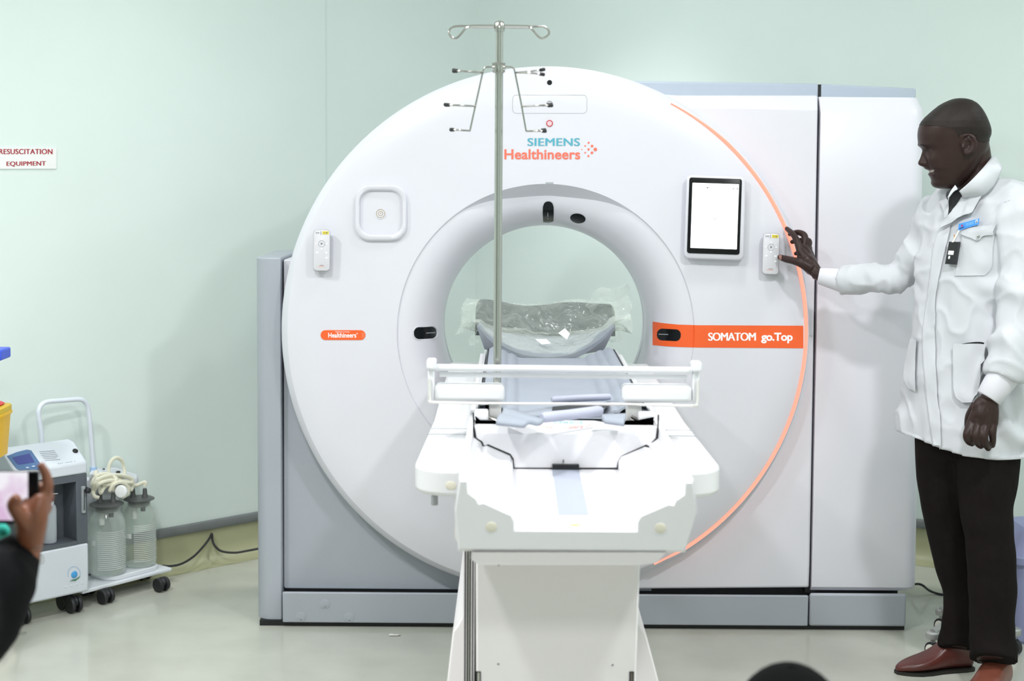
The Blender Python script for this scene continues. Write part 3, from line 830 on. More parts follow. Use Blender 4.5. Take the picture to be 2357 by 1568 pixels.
# ---- sliding cradle with its end cap
CR = obj('cradle', MB().rings([[Vector((TX + x, y, z)) for x, z in
        [(-212 * sF, hz(975)), (-211 * sF, hz(1007)), (-194 * sF, hz(1017)), (-181 * sF, hz(1025)), (-127 * sF, hz(1048)), (-120 * sF, hz(1078)), (120 * sF, hz(1078)), (127 * sF, hz(1048)), (181 * sF, hz(1025)), (194 * sF, hz(1017)), (211 * sF, hz(1007)), (212 * sF, hz(975)),
         (208 * sF, hz(976)), (205 * sF, hz(1016)), (-205 * sF, hz(1016)), (-208 * sF, hz(976))]] for y in (YF + 0.10, D - 0.235)]), M_deck, TB, smooth=30)
capo = [(1091, 940), (1090.5, 985), (1094, 1008), (1108, 1017), (1112, 1027), (1118, 1027.5), (1123, 1024.5), (1174, 1046.5), (1180.5, 1057), (1183, 1078.5), (1421, 1078.5), (1423.5, 1064), (1431, 1051), (1488, 1025), (1494, 1029), (1499, 1026), (1502, 1019), (1512, 1009), (1514.5, 985), (1514, 945)]
def capring(Y, sc=1.0, topy=None):
    c = P(1302.5, 1020, YF); out = []
    for px, py in capo:
        p = P(px, py, YF); p = c + (p - c) * sc; out.append(Vector((p.x, Y, p.z)))
    return out
front = capring(YF, 0.985)
# top edge of the end cap: low at the front, rising to a crest behind
def topz(u, f):      # u 0..1 across, f 0 front .. 1 back
    crest = P(1302, 968, YF + 0.10).z; side = P(1110, 976, YF + 0.10).z
    hump = smooth01(0.22, 0.36, u) * smooth01(0.80, 0.66, u)
    zf = P(1302, 1000, YF).z + (P(1302, 985, YF).z - P(1302, 1000, YF).z) * (1 - smooth01(0, .03, u) * smooth01(1, .97, u))
    zb = side + (crest - side) * hump
    return zf + (zb - zf) * f
mb = MB(); R = []
for Y, sc, f in ((YF, 0.985, 0.0), (YF + 0.008, 1.0, 0.06), (YF + 0.05, 1.0, 0.55), (YF + 0.10, 1.0, 1.0)):
    c = P(1302.5, 1020, YF)
    low = [(lambda p: Vector((c.x + (p.x - c.x) * sc, Y, c.z + (p.z - c.z) * sc)))(P(px, py, YF)) for px, py in capo[1:-1]]
    xl, xr = low[0].x, low[-1].x
    top = [Vector((xr + (xl - xr) * k / 24, Y, topz(1 - k / 24, f))) for k in range(25)]
    R.append(low + top)
mb.rings(R); obj('cradle_end_cap', mb, M_deck, TB, smooth=12)
# dark joint outlining the cap
mb = MB(); mb.tube([P(px, py, YF - 0.0005) for px, py in [(1089.5, 950)] + capo[1:-1] + [(1515.5, 955)]], 0.0017, 6); obj('cap_joint', mb, M_black, TB)
mb = MB(); c = P(1297, 1061.5, YF); mb.cbox((c.x, YF - 0.0005, c.z), (0.003, 0.002, 0.007)); obj('cap_screw', mb, M_grey_ink, TB)
mb = MB()
def capmap(x0, y0, x1, y1):
    def f(u, v):
        px = x0 + (x1 - x0) * u; py = y1 + (y0 - y1) * v
        t = (1000 - py) / 32.0
        q = P(px, py, YF + 0.10 * t); uu = (px - 1091) / 424.0
        return Vector((q.x, q.y, topz(uu, t) + 0.0012))
    return f
lettering(mb, 'SIEMENS', capmap(1273, 970, 1342, 976.5), 0.02); obj('cap_lettering', mb, mat('faded_teal', (168, 206, 216), 0.5), TB, smooth=0)
mb = MB(); lettering(mb, 'Healthineers', capmap(1242, 978, 1342, 987), 0.02)
for x, y, r in ((1350, 975, 1.5), (1356, 979, 2.5), (1350, 983, 1.5), (1347, 979, 1)):
    fm = capmap(x - r, y - r, x + r, y + r)
    mb.add([fm(0.5 + 0.5 * math.cos(t), 0.5 + 0.5 * math.sin(t)) for t in [2 * PI * k / 12 for k in range(12)]], [tuple(range(12))])
obj('cap_lettering', mb, mat('faded_coral', (248, 190, 182), 0.5), TB, smooth=0)

# ---- mattress on the cradle
MT = thing('table_mattress', 'pale blue-grey ribbed mattress lying on the scanner table', 'mattress', (TX, YF + .8, ZB + .05))
YM0, YM1 = YF + 0.20, D - 0.262
zrim = P(1302, 930, YM0 + 0.15).z
zrim = ZB + 0.112
hw = 0.5 * (P(1478, 885, YM0 + .5).x - P(1093, 885, YM0 + .5).x) * 1.0
hw = 197 * sF
def matt_z(u, v):
    a = abs(u)
    z = zrim - 0.030 * (1 - smooth01(0.45, 1.0, a))
    ridge = 0.0065 * abs(math.sin((a - 0.55) * PI * 7)) ** 0.6 if 0.55 < a < 0.98 else 0.0
    return z + ridge
rows = []
for j in range(31):
    v = j / 30; Y = YM0 + (YM1 - YM0) * v
    rows.append([Vector((TX + hw * u, Y, matt_z(u, v))) for u in [-1 + 2 * i / 96 for i in range(97)]])
mb = MB(); mb.grid(rows); o_ = obj('mattress_top', mb, M_matt, MT, smooth=60)
mb = MB(); mb.box((TX - hw, YM0, zrim - 0.045), (TX + hw, YM1, zrim - 0.034)); obj('mattress_core', mb, M_matt, MT)
for s_ in (-1, 1):
    mb = MB(); mb.tube([Vector((TX + s_ * (hw + 0.0025), YM0 + (YM1 - YM0) * k / 10, zrim - 0.004)) for k in range(11)], 0.004, 8); obj('mattress_piping', mb, M_mattd, MT)
    mb = MB(); mb.box((TX + s_ * (hw - .002) - .004, YM0, zrim - 0.045), (TX + s_ * (hw - .002) + .004, YM1, zrim - 0.006)); obj('mattress_side', mb, M_matt, MT)
# folded straps and pads at the foot end
def roll(name, label, cat, pts, r, m, squash=1.0, group=None):
    mb = MB(); P0 = [Vector(p) for p in pts]
    full = spline(P0, 6)
    mb.tube(full, [r * (0.75 if k in (0, len(full) - 1) else 1.0) for k in range(len(full))], 14, squash=squash)
    o = obj(name, mb, m); tag(o, label, cat, group); return o
def on_mat(px, py, dz=0.0):
    z = zrim - 0.02 + dz
    return PZ(px, py, z)
roll('strap_pad', 'lavender padded roll lying across the mattress behind the front wire bar', 'strap pad', [on_mat(1270, 921, .012), on_mat(1335, 917, .014), on_mat(1405, 914, .016)], 0.0100, M_pad, 0.9)
roll('strap_pad', 'lavender padded roll slanting down in front of the wire bar', 'strap pad', [on_mat(1247, 962, .03), on_mat(1310, 955, .032), on_mat(1384, 945, .036)], 0.0135, M_pad, 0.9)
mb = MB(); mb.rings([[on_mat(x, y, .004 + e) for x, y in ((1270, 946), (1332, 941), (1400, 939), (1402, 932), (1335, 931), (1272, 936))] for e in (0, .006)])
tag(obj('velcro_strap', mb, M_black), 'dark fastening strap between the two lavender rolls', 'strap')
for nm, quad, lab in (('folded_strap', [(1142, 975), (1205, 982), (1252, 968), (1160, 940)], 'blue-grey folded strap at the left end of the table cap'), ('folded_strap', [(1390, 972), (1436, 978), (1441, 955), (1385, 957)], 'blue-grey folded strap at the right end of the table cap')):
    mb = MB(); c = [on_mat(x, y, .028) for x, y in quad]; R = []
    for j in range(9):
        v = j / 8; R.append([c[0].lerp(c[3], v).lerp(c[1].lerp(c[2], v), i / 12) + Vector((0, 0, 0.005 * math.sin(v * PI * 2))) for i in range(13)])
    mb.grid(R); tag(obj(nm, mb, M_matt, solid=0.008, smooth=60), lab, 'strap')

# ---- paper-roll holder at the foot end
YR = YF + 0.16
H = thing('paper_roll_holder', 'white paper-roll holder with a wire frame across the foot of the table', 'holder', (TX, YR, ZB + .1))
a, b = P(1003, 846, YR), P(1592, 853, YR)
mb = MB(); mb.tube([a, b], 0.0082, 16); obj('roll_bar', mb, M_holder, H)
a, b = P(1012, 862, YR + .012), P(1580, 868, YR + .012); mb = MB(); mb.tube([a, b], 0.0062, 16); obj('paper_roll', mb, M_holder, H)
for px0, py0, px1, py1, s_ in ((982, 827, 1004, 851, -1), (1591, 833, 1615, 856, 1)):
    a, b = P(px0, py0, YR - .01), P(px1, py1, YR - .01); mb = MB(); mb.box((a.x, YR - 0.018, b.z), (b.x, YR + 0.022, a.z)); q = obj('bar_end', mb, M_holder, H, bevel=0.005, seg=3)
    xa, xb = (985, 1000) if s_ < 0 else (1594, 1608)
    a, b = P(xa, 848, YR), P(xb, 926, YR); mb = MB(); mb.box((a.x, YR - 0.006, b.z), (b.x, YR + 0.010, a.z)); obj('bar_arm', mb, M_holder, H, bevel=0.003)
pts = [P(988, 872, YR - .01), P(989, 900, YR - .012), P(991, 921, YR - .015), P(999, 926, YR - .018), P(1150, 929, YR - .02), P(1300, 929.5, YR - .02), P(1450, 931, YR - .02), P(1590, 934, YR - .018), P(1604, 931, YR - .015), P(1606, 905, YR - .012), P(1606, 876, YR - .01)]
mb = MB(); mb.tube(spline(pts, 4), 0.0034, 10); obj('wire_frame', mb, mat('satin_wire', (226, 224, 220), 0.3, 0.4), H)
for x0, x1, y0, y1, nm in ((1000, 1161, 885.5, 926, 'left'), (1432, 1592, 887.5, 928, 'right')):
    a, b = P(x0, y0, YR), P(x1, y1, YR); mb = MB(); mb.box((a.x, YR - 0.012, b.z), (b.x, YR + 0.05, a.z)); obj('mounting_block', mb, M_holder, H, bevel=0.012, seg=4)
for x0, x1, y0, y1 in ((1126, 1154, 926, 950), (1441, 1476, 928, 958)):
    a, b = P(x0, y0, YR + .01), P(x1, y1, YR + .01); mb = MB(); mb.box((a.x, YR + 0.0, hz(1013)), (b.x, YR + 0.03, a.z)); obj('bracket', mb, mat('bracket_grey', (206, 206, 204), 0.35, 0.2), H, bevel=0.003)
for x0, x1, y0, y1 in ((1112, 1146, 955, 972), (1452, 1476, 960, 975)):
    a, b = P(x0, y0, YR), P(x1, y1, YR); mb = MB(); mb.tube([a, b], 0.006, 10); obj('clamp_knob', mb, M_steel, H)
for x0, x1, y0, y1 in ((1092, 1124, 945, 976), (1470, 1512, 950, 980)):
    a, b = P(x0, y0, YF + .12), P(x1, y1, YF + .12); mb = MB(); mb.box((a.x, YF + 0.105, ZB + 0.09), (b.x, YF + 0.15, a.z)); obj('side_block', mb, M_deck, TB, bevel=0.004)

# ---- drip stand pole fixed to the table's edge
YV = YF + 0.22
IV = thing('drip_stand', 'tall polished steel drip pole with wire hooks, fixed to the table foot', 'drip stand', P(1145, 930, YV))
pt = [P(1149.5 - 0.006 * (y - 60), y, YV) for y in (58, 150, 400, 700, 930)]
base = pt[-1]
mb = MB(); mb.tube([pt[0], pt[1]], 0.0090, 20); obj('upper_pole', mb, M_steel, IV)
mb = MB(); mb.tube(pt[1:], 0.0096, 20); obj('lower_pole', mb, M_steel, IV)
c = P(1149.5, 62, YV); mb = MB(); mb.lathe([(0.012, -0.011), (0.0125, -0.008), (0.0125, 0.008), (0.010, 0.012), (0.004, 0.014)], 20, Matrix.Translation(c)); obj('hook_hub', mb, M_steel, IV)
for s_, pp in ((-1, [(1137, 61), (1110, 61), (1083, 61)]), (1, [(1161, 61), (1190, 61.5), (1217, 62)])):
    mb = MB(); mb.tube([P(x, y, YV) for x, y in pp], 0.0044, 10); obj('hook_arm', mb, M_steel, IV)
    lp = [(1083, 60), (1060, 60), (1045, 61.5), (1036, 67), (1033.5, 75), (1036, 82), (1044, 88.5), (1052, 87), (1062, 77), (1072, 65), (1080, 61.5)]
    if s_ > 0: lp = [(1217, 61), (1240, 60.5), (1251, 61), (1260, 67), (1264, 74), (1262, 81), (1250, 88.5), (1241, 86), (1232, 76), (1222, 64), (1217, 62.5)]
    mb = MB(); mb.tube(spline([P(x, y, YV - 0.018 * math.sin(PI * k / 10)) for k, (x, y) in enumerate(lp)], 4), 0.0026, 8); obj('hook_loop', mb, M_steel, IV)
c = P(1148, 156, YV); mb = MB(); mb.lathe([(0.013, -0.012), (0.014, -0.010), (0.014, 0.006), (0.010, 0.011), (0.009, 0.013)], 20, Matrix.Translation(c)); col_ = obj('collar', mb, M_steel, IV)
M_rub = mat('black_rubber', (22, 22, 24), 0.5)
for s_ in (-1, 1):
    mb = MB(); x0 = 1148 + s_ * 9; x1 = 1148 + s_ * 17; mb.lathe([(0.011, 0), (0.011, 0.006)], 16, Matrix.Translation(P(x0, 155, YV)) @ Matrix.Rotation(s_ * PI / 2, 4, 'Y')); obj('collar_nut', mb, M_steel, IV)
    if s_ < 0: pts = [(1138, 154), (1120, 154), (1114, 157), (1112, 163), (1095, 240), (1081.5, 302)]
    else: pts = [(1158, 154), (1177, 154), (1183, 157.5), (1185, 165), (1200, 240), (1211, 302)]
    mb = MB(); mb.tube([P(x, y, YV) for x, y in pts], 0.0021, 8); obj('hook_hanger', mb, M_steel, IV)
    if s_ < 0: pr = [((1112, 167), (1044, 161), (1044, 164)), ((1095, 244.5), (1024, 240.5), (1026, 242)), ((1081.5, 301), (1038, 298), (1038, 299))]
    else: pr = [((1186, 167), (1252, 160), (1251, 171.5)), ((1201, 245), (1269, 240.5), (1270, 243)), ((1211, 302), (1254, 299), (1255, 302))]
    for root_, t1, t2 in pr:
        for tip, dy in ((t1, 0.028), (t2, -0.028)):
            q = P(root_[0], root_[1], YV); e = P(tip[0], tip[1], YV + dy * 0.6)
            midp = q.lerp(e, 0.45) + Vector((0, dy * 0.75, 0.0)); m2 = q.lerp(e, 0.8) + Vector((0, dy * .5, 0))
            m2.y = YV + dy; midp.y = YV + dy * .9
            mb = MB(); sp_ = spline([q, midp, m2, e], 5); mb.tube(sp_, 0.0021, 8); w = obj('hook_prong', mb, M_steel, IV)
            mb = MB(); v = (sp_[-1] - sp_[-3]).normalized(); mb.tube([sp_[-1] - v * 0.013, sp_[-1] - v * 0.012, sp_[-1] + v * .001, sp_[-1] + v * .002], [0.002, 0.0042, 0.0042, 0.002], 10); obj('rubber_tip', mb, M_rub, w)
for y in (192, 278, 330, 480): 
    c = P(1148.5 - 0.006 * (y - 60) - 6.0, y, YV - .004); mb = MB(); mb.ell(c, (0.0016, 0.0016, 0.003), 8, 5); obj('pole_button', mb, M_line, IV)

# ---- head support wrapped in clear plastic
YS = D - 0.22
HR = thing('head_support', 'grey scoop-shaped head support at the far end of the table, in clear plastic wrap', 'head support', (TX, YS + .2, ZB + .1))
def sec(cx, hwid, ztop, zbot, Y, n=28, p=2.0):
    return [Vector((cx + hwid * u, Y, zbot + (ztop - zbot) * abs(u) ** p)) for u in [-1 + 2 * i / n for i in range(n + 1)]]
a = P(1258, 838, YS); lft = P(1097, 752, YS); rgt = P(1416, 752, YS)
cxs = (lft.x + rgt.x) / 2; hs = (rgt.x - lft.x) / 2
Y2 = YS + 0.26; tb0 = P(1095, 703, Y2); tb1 = P(1415, 690, Y2); wb = (tb1.x - tb0.x) / 2; cb = (tb0.x + tb1.x) / 2
seatb = P(1258, 760, Y2 - .06)
n_ = 28
def lerp_sec(A, B, t): return [a_.lerp(b_, t) for a_, b_ in zip(A, B)]
S0 = sec(cxs, hs, lft.z, a.z, YS, n_, 2.2)
S0b = sec(cxs, hs * .99, lft.z + .006, a.z + 0.022, YS - 0.004, n_, 2.3)
S1 = sec(cxs, hs * .95, lft.z + .008, a.z + 0.034, YS + 0.05, n_, 2.6)
S2 = sec(cxs, hs * .95, seatb.z + .01, seatb.z - 0.012, Y2 - 0.05, n_, 3)
under = sec(cxs, hs * .9, a.z + .02, a.z - .004, Y2 - .05, n_, 2.0)
mb = MB(); mb.grid([under, S0, S0b, S1, lerp_sec(S1, S2, .5), S2, under]); obj('seat_cushion', mb, M_foamlight, HR, smooth=45)
mb = MB(); R = []
for k, t in enumerate([0, .15, .3, .45, .6, .75, .9, .97, 1.0]):
    y = Y2 - 0.05 + 0.06 * t; z0 = seatb.z - 0.02; z1 = P(1255, 697, Y2).z
    z = z0 + (z1 - z0) * t; w = wb * (1.0 if t < .8 else 1 - .06 * ((t - .8) / .2) ** 2)
    R.append([Vector((cb + w * u, y - 0.02 * (1 - u * u) * (1 - t), z + (-0.010 * (1 - smooth01(0.0, 1.0, abs(u))) if t > .9 else 0) + 0.006 * math.sin(u * 5) * t)) for u in [-1 + 2 * i / n_ for i in range(n_ + 1)]])
Rb = [[p + Vector((0, 0.035, 0)) for p in r] for r in R]
mb.grid(R + list(reversed(Rb)) + [R[0]]); obj('back_pad', mb, M_foamgray, HR, smooth=60)
mb = MB(); mb.box((cxs - hs * .4, YS + 0.05, hz(1040) + .001), (cxs + hs * .4, Y2 - .06, a.z + .006)); obj('mounting_foot', mb, M_mattd, HR)
# papers under the wrap
def paper(quad, Y0, lab, Y1):
    c = [P(x, y, Y0 if k < 2 else Y1) for k, (x, y) in enumerate(quad)]
    mb = MB(); mb.rings([c, [p + Vector((0, -0.0008, 0.0004)) for p in c]]); return obj('leaflet', mb, mat('white_paper', (244, 244, 248), 0.6), HR, label=lab)
paper([(1305, 782), (1312, 768), (1300, 756), (1285, 767)], YS + .04, 'small white printed leaflet', YS + .06)
paper([(1247, 793), (1268, 791), (1258, 781), (1232, 781)], YS + .03, 'small white printed leaflet', YS + .05)
# clear plastic wrap: a loose crumpled film with flared corners
M_wrap = glassy('clear_plastic_film', (222, 230, 222), 0.15, 0.10, bump=1.0, bump_scale=16, spec=0.9)
def wrapgrid():
    rows = []
    ny, nx = 44, 72
    for j in range(ny + 1):
        v = j / ny
        row = []
        for i in range(nx + 1):
            u = -1.12 + 2.24 * i / nx
            # follow lip, seat and back, slightly proud of them
            if v < .12: A, B, t = S0, S0b, v / .12
            elif v < .25: A, B, t = S0b, S1, (v - .12) / .13
            elif v < .55: A, B, t = S1, S2, (v - .25) / .30
            else: A, B, t = None, None, (v - .55) / .45
            uu = max(-1, min(1, u))
            f = (uu + 1) / 2 * n_; i0 = min(int(f), n_ - 1); w = f - i0
            if A is not None:
                p = A[i0].lerp(A[i0 + 1], w).lerp(B[i0].lerp(B[i0 + 1], w), t)
                off = Vector((0, -0.004, 0.013))
            else:
                r0 = R[min(int(t * 8), 7)]; r1 = R[min(int(t * 8) + 1, 8)]; tt = t * 8 - min(int(t * 8), 7)
                p = r0[i0].lerp(r0[i0 + 1], w).lerp(r1[i0].lerp(r1[i0 + 1], w), tt)
                off = Vector((0, -0.018, 0.008))
            ex = abs(u) - 1
            if ex > 0:
                p = p + Vector(((1 if u > 0 else -1) * ex * 0.42, 0.05 * ex, 0))
            q = p * 9.0
            nv = noise.noise_vector(q) * 0.012 + noise.noise_vector(q * 3.1) * 0.006
            row.append(p + off + nv * (1.0 + 3 * max(0, ex) * 4))
        rows.append(row)
    return rows
mb = MB(); mb.grid(wrapgrid())
PW = obj('plastic_wrap', mb, M_wrap, HR, smooth=180)
def flare(pts_a, pts_b, Y, amp, n=16):
    """a loose flap of film between two edges given in picture points"""
    A = spline([P(x, y, Y + dy) for x, y, dy in pts_a], n); B = spline([P(x, y, Y + dy) for x, y, dy in pts_b], n)
    R = []
    for k in range(13):
        t = k / 12; row = []
        for p, q in zip(A, B):
            c = p.lerp(q, t); e = noise.noise_vector(c * 14) * amp + noise.noise_vector(c * 34) * amp * .5
            row.append(c + e * math.sin(PI * min(1, t * 1.2 + .1)))
        R.append(row)
    mb = MB(); mb.grid(R); obj('wrap_flap', mb, M_wrap, PW, smooth=180)
flare([(1345, 706, 0), (1366, 672, .0), (1382, 660, .02), (1400, 663, .02), (1425, 662, 0), (1452, 652, -.02)], [(1362, 722, .0), (1380, 700, .0), (1402, 702, .0), (1425, 706, .0), (1436, 690, 0), (1450, 664, 0)], Y2 - .03, 0.014)
flare([(1412, 700, 0), (1424, 716, .0), (1432, 740, 0), (1440, 762, 0), (1430, 786, 0), (1408, 786, 0)], [(1408, 706, .0), (1410, 722, 0), (1412, 744, 0), (1408, 762, 0), (1402, 774, 0), (1396, 780, 0)], Y2 - .12, 0.014)
flare([(1100, 696, 0), (1075, 700, 0), (1058, 722, 0), (1064, 738, 0), (1052, 764, 0), (1048, 772, 0)], [(1108, 705, 0), (1100, 716, 0), (1094, 728, 0), (1092, 740, 0), (1090, 750, 0), (1092, 760, 0)], Y2 - .1, 0.014)
flare([(1096, 766, 0), (1082, 774, 0), (1077, 784, 0), (1082, 795, 0), (1096, 792, 0), (1104, 786, 0)], [(1100, 760, 0), (1096, 768, 0), (1094, 776, 0), (1098, 782, 0), (1104, 784, 0), (1110, 784, 0)], YS + .02, 0.012)
# ================================================================== left side of the room
class Frame:
    """a local frame standing on the floor: u along the front, v to the back, z up"""
    def __init__(s, A, B):
        s.o = Vector((A.x, A.y, 0)); d = Vector((B.x - A.x, B.y - A.y, 0)); s.w = d.length; s.e1 = d.normalized()
        s.e2 = Vector((-s.e1.y, s.e1.x, 0))
        s.M = Matrix(((s.e1.x, s.e2.x, 0, s.o.x), (s.e1.y, s.e2.y, 0, s.o.y), (0, 0, 1, 0), (0, 0, 0, 1)))
        s.Mi = s.M.inverted()
    def L(s, u, v, z): return s.M @ Vector((u, v, z))
    def at(s, px, py, v=0.0):
        """local (u, z) where a sight line meets the plane v"""
        d = RAY(px, py); q = s.o + s.e2 * v
        t = (q - CAMPOS).dot(s.e2) / d.dot(s.e2); p = s.Mi @ (CAMPOS + d * t)
        return p
def plane_hit(px, py, q, n):
    d = RAY(px, py); return CAMPOS + d * ((q - CAMPOS).dot(n) / d.dot(n))

M_equip = mat('equipment_white', (214, 220, 228), 0.4, noise_amt=0.01)
M_slate = mat('slate_plastic', (88, 94, 102), 0.45, noise_amt=0.02)
M_slated = mat('dark_slate', (66, 70, 76), 0.5, noise_amt=0.02)
M_blueface = mat('blue_panel', (84, 116, 160), 0.35)
M_lcd = mat('dim_display', (62, 68, 128), 0.2, emit=(70, 80, 160), emit_s=0.15)
M_cast = mat('black_caster', (34, 35, 38), 0.5)

# ---- oxygen machine
fr = Frame(PZ(40, 1397, 0.075), PZ(205.5, 1361, 0.075))
OX = thing('oxygen_concentrator', 'white and slate oxygen machine with a blue display panel, left of the glass jars', 'oxygen machine', fr.L(fr.w / 2, .1, 0))
w = fr.w; z0 = 0.075
zT = fr.at(200.6, 1064).z; zB = fr.at(204, 1089).z; zM = fr.at(205.8, 1249).z
dep = 0.135
def obox(name, u0, u1, v0, v1, za, zb, m, par, bevel=0.0, F=None):
    F = F or fr
    mb = MB(); mb.box((u0, v0, za), (u1, v1, zb), F.M); return obj(name, mb, m, par, bevel=bevel)
lower = obox('lower_body', 0, w, 0, dep, z0, zM, M_equip, OX, 0.008)
obox('upper_body', 0.004, w - 0.004, 0.09, dep, zM, zT, M_slate, OX, 0.004)
c0 = fr.at(113, 1107).x; c1 = fr.at(176, 1110).x; zc1 = fr.at(176, 1109).z; zc0 = fr.at(176, 1246).z
c0 = max(0.03, c0 - 0.05)
obox('front_frame', c1, w - 0.001, 0.002, 0.09, zM, zB, M_slate, OX, 0.003)
obox('front_frame', 0.001, c0, 0.002, 0.09, zM, zB, M_slate, OX, 0.003)
obox('front_frame', c0, c1, 0.002, 0.09, zc1, zB, M_slate, OX)
obox('front_frame', c0, c1, 0.002, 0.09, zM, zc0, M_slate, OX)
# sloped top
u_b, v_b = w, 0.085
zS = zT + 0.060
top = [(0, zB), (0, zT), (v_b, zS), (v_b + .04, zS + 0.006), (dep * .8, zS - 0.012), (dep, zT), (dep, zB)]
mb = MB(); mb.rings([[fr.L(u, v, z) for v, z in top] for u in (0.0, w)]); TOPC = obj('top_cover', mb, M_equip, OX, bevel=0.006, seg=2)
sq = fr.L(0, 0, zT); sn = (fr.e1.cross(fr.L(0, v_b, zS) - sq)).normalized()
if sn.z < 0: sn = -sn
def on_slope(px, py, e=0.0006): return plane_hit(px, py, sq + sn * e, sn)
def slope_plate(name, pts, m, par, e0=-0.001, e1=0.0015):
    mb = MB(); mb.rings([[on_slope(x, y, e) for x, y in pts] for e in (e0, e1)]); return obj(name, mb, m, par)
pnl = slope_plate('display_panel', [(16, 1050), (38, 1041), (62, 1035), (72, 1037), (95, 1070), (93, 1081), (45, 1083), (38, 1079)], M_blueface, TOPC)
slope_plate('display', [(28, 1053), (68, 1044), (80, 1064), (42, 1070)], M_lcd, pnl, 0.001, 0.0022)
for x, y in ((63, 1077), (77, 1074)): 
    mb = MB(); mb.ell(on_slope(x, y, 0.002), (0.006, 0.006, 0.003), 12, 6); obj('panel_button', mb, mat('pale_button', (190, 206, 226), 0.4), pnl)
q = on_slope(173, 1039, 0.0); mb = MB(); mb.lathe([(0.0095, 0), (0.0095, 0.004), (0.006, 0.006)], 18, Matrix.Translation(q) @ sn.to_track_quat('Z', 'Y').to_matrix().to_4x4()); obj('power_switch', mb, M_black, OX)
mb = MB()
for k in range(6):
    x0 = 90 + k * 2.6; y0 = 1039.5 + k * 4.0; L = 36 if k not in (4,) else 30
    mb.add([on_slope(x0, y0, .0008), on_slope(x0 + L, y0 - 2.6, .0008), on_slope(x0 + L, y0 - 1.4, .0008), on_slope(x0, y0 + 1.2, .0008)], [(0, 1, 2, 3)])
obj('panel_print', mb, mat('print_grey', (150, 156, 166), 0.6), TOPC, smooth=0)
mb = MB()
for x in (134, 138.5, 143, 152, 156, 160.5, 165, 172.5):
    p = on_slope(x, 1068 - (x - 134) * 0.155, .0008); mb.add([p + fr.e1 * a + Vector((0, 0, b)) for a, b in ((-.0012, -.0012), (.0012, -.0012), (.0012, .0012), (-.0012, .0012))], [(0, 1, 2, 3)])
obj('indicator_marks', mb, M_black, TOPC, smooth=0)
# humidifier bottle in the recess
bc = fr.at(113, 1238, 0.045); 
bt = thing('humidifier_bottle', 'clear water bottle standing in the recess of the oxygen machine', 'bottle', fr.L(bc.x, 0.045, zc0))
Mx = Matrix.Translation(fr.L(max(bc.x, c0 + .03), 0.045, zc0 + .002))
hB = (zc1 - zc0) * 0.62
mb = MB(); mb.lathe([(0.024, 0.0), (0.026, 0.004), (0.026, hB * .9), (0.022, hB)], 22, Mx); obj('bottle_body', mb, glassy('bottle_plastic', (214, 222, 230), 0.45, 0.2), bt)
mb = MB(); mb.lathe([(0.018, hB), (0.018, hB + .012), (0.006, hB + .014), (0.006, hB + .03)], 18, Mx); obj('bottle_cap', mb, M_equip, bt)
mb = MB(); mb.tube([fr.at(120, 1137, 0.03) and fr.L(fr.at(120, 1137, .03).x, .03, fr.at(120, 1137, .03).z), fr.L(fr.at(132, 1136.5, .03).x, .03, fr.at(132, 1136.5, .03).z)], 0.003, 8); obj('outlet_nozzle', mb, M_steel, OX)
# flow meter
a, b = fr.at(187, 1120), fr.at(195, 1180)
obox('flow_meter', a.x, b.x, -0.008, 0.003, b.z, a.z, glassy('meter_acrylic', (200, 206, 210), 0.5, 0.1), OX, 0.002)
mb = MB()
m0, m1 = fr.at(191, 1126), fr.at(191, 1174)
mb.tube([fr.L(m0.x, -0.009, m0.z), fr.L(m1.x, -0.009, m1.z)], 0.002, 8); obj('flow_tube', mb, mat('tube_dark', (60, 62, 66), 0.3), OX)
a = fr.at(198, 1128); mb = MB(); mb.lathe([(0.010, 0), (0.011, 0.004), (0.010, 0.018), (0.007, 0.020)], 18, Matrix.Translation(fr.L(a.x, 0.0, a.z)) @ (-fr.e2).to_track_quat('Z', 'Y').to_matrix().to_4x4()); obj('flow_knob', mb, M_cast, OX)
# round mark on the lower front, with ring of print and green leaf
a = fr.at(170.5, 1323)
def on_front(px, py, e=0.001):
    p = fr.at(px, py, -e); return fr.L(p.x, -e, p.z)
mb = MB(); mb.ell(on_front(171, 1323, 0.0), (0.0125, 0.004, 0.0125), 20, 10, fr.M.to_3x3()); obj('blue_globe_mark', mb, mat('globe_blue', (74, 160, 220), 0.4), lower)
mb = MB(); pts = [(159, 1340), (166, 1335), (175, 1333), (185, 1326), (182, 1331), (174, 1337), (166, 1337)]; mb.add([on_front(x, y, .0045) for x, y in pts], [tuple(range(len(pts)))]); obj('green_leaf_mark', mb, mat('leaf_green', (44, 120, 84), 0.5), lower, smooth=0)
mb = MB()
for k in range(15):
    t = math.radians(200 - 220 * k / 14); p = [(170.5 + r * math.cos(t + d), 1321 - r * 1.12 * math.sin(t + d)) for r, d in ((13.2, -.06), (13.2, .06), (15.4, .05), (15.4, -.05))]
    mb.add([on_front(x, y, .001) for x, y in p], [(0, 1, 2, 3)])
obj('ring_print', mb, mat('print_blue', (130, 170, 205), 0.6), lower, smooth=0)
for x, y in ((151, 1352), (165, 1349), (177, 1346), (189, 1343)):
    mb = MB(); mb.ell(on_front(x, y, 0.0), (0.004, 0.0015, 0.005), 12, 6, fr.M.to_3x3()); obj('vent_dimple', mb, M_equip, lower)
mb = MB(); mb.rings([[on_front(x, y, e) for x, y in px_rrect(94, 1288, 18, 24, 8)] for e in (-.001, .002)]); obj('catch', mb, mat('catch_grey', (196, 200, 204), 0.4), lower)
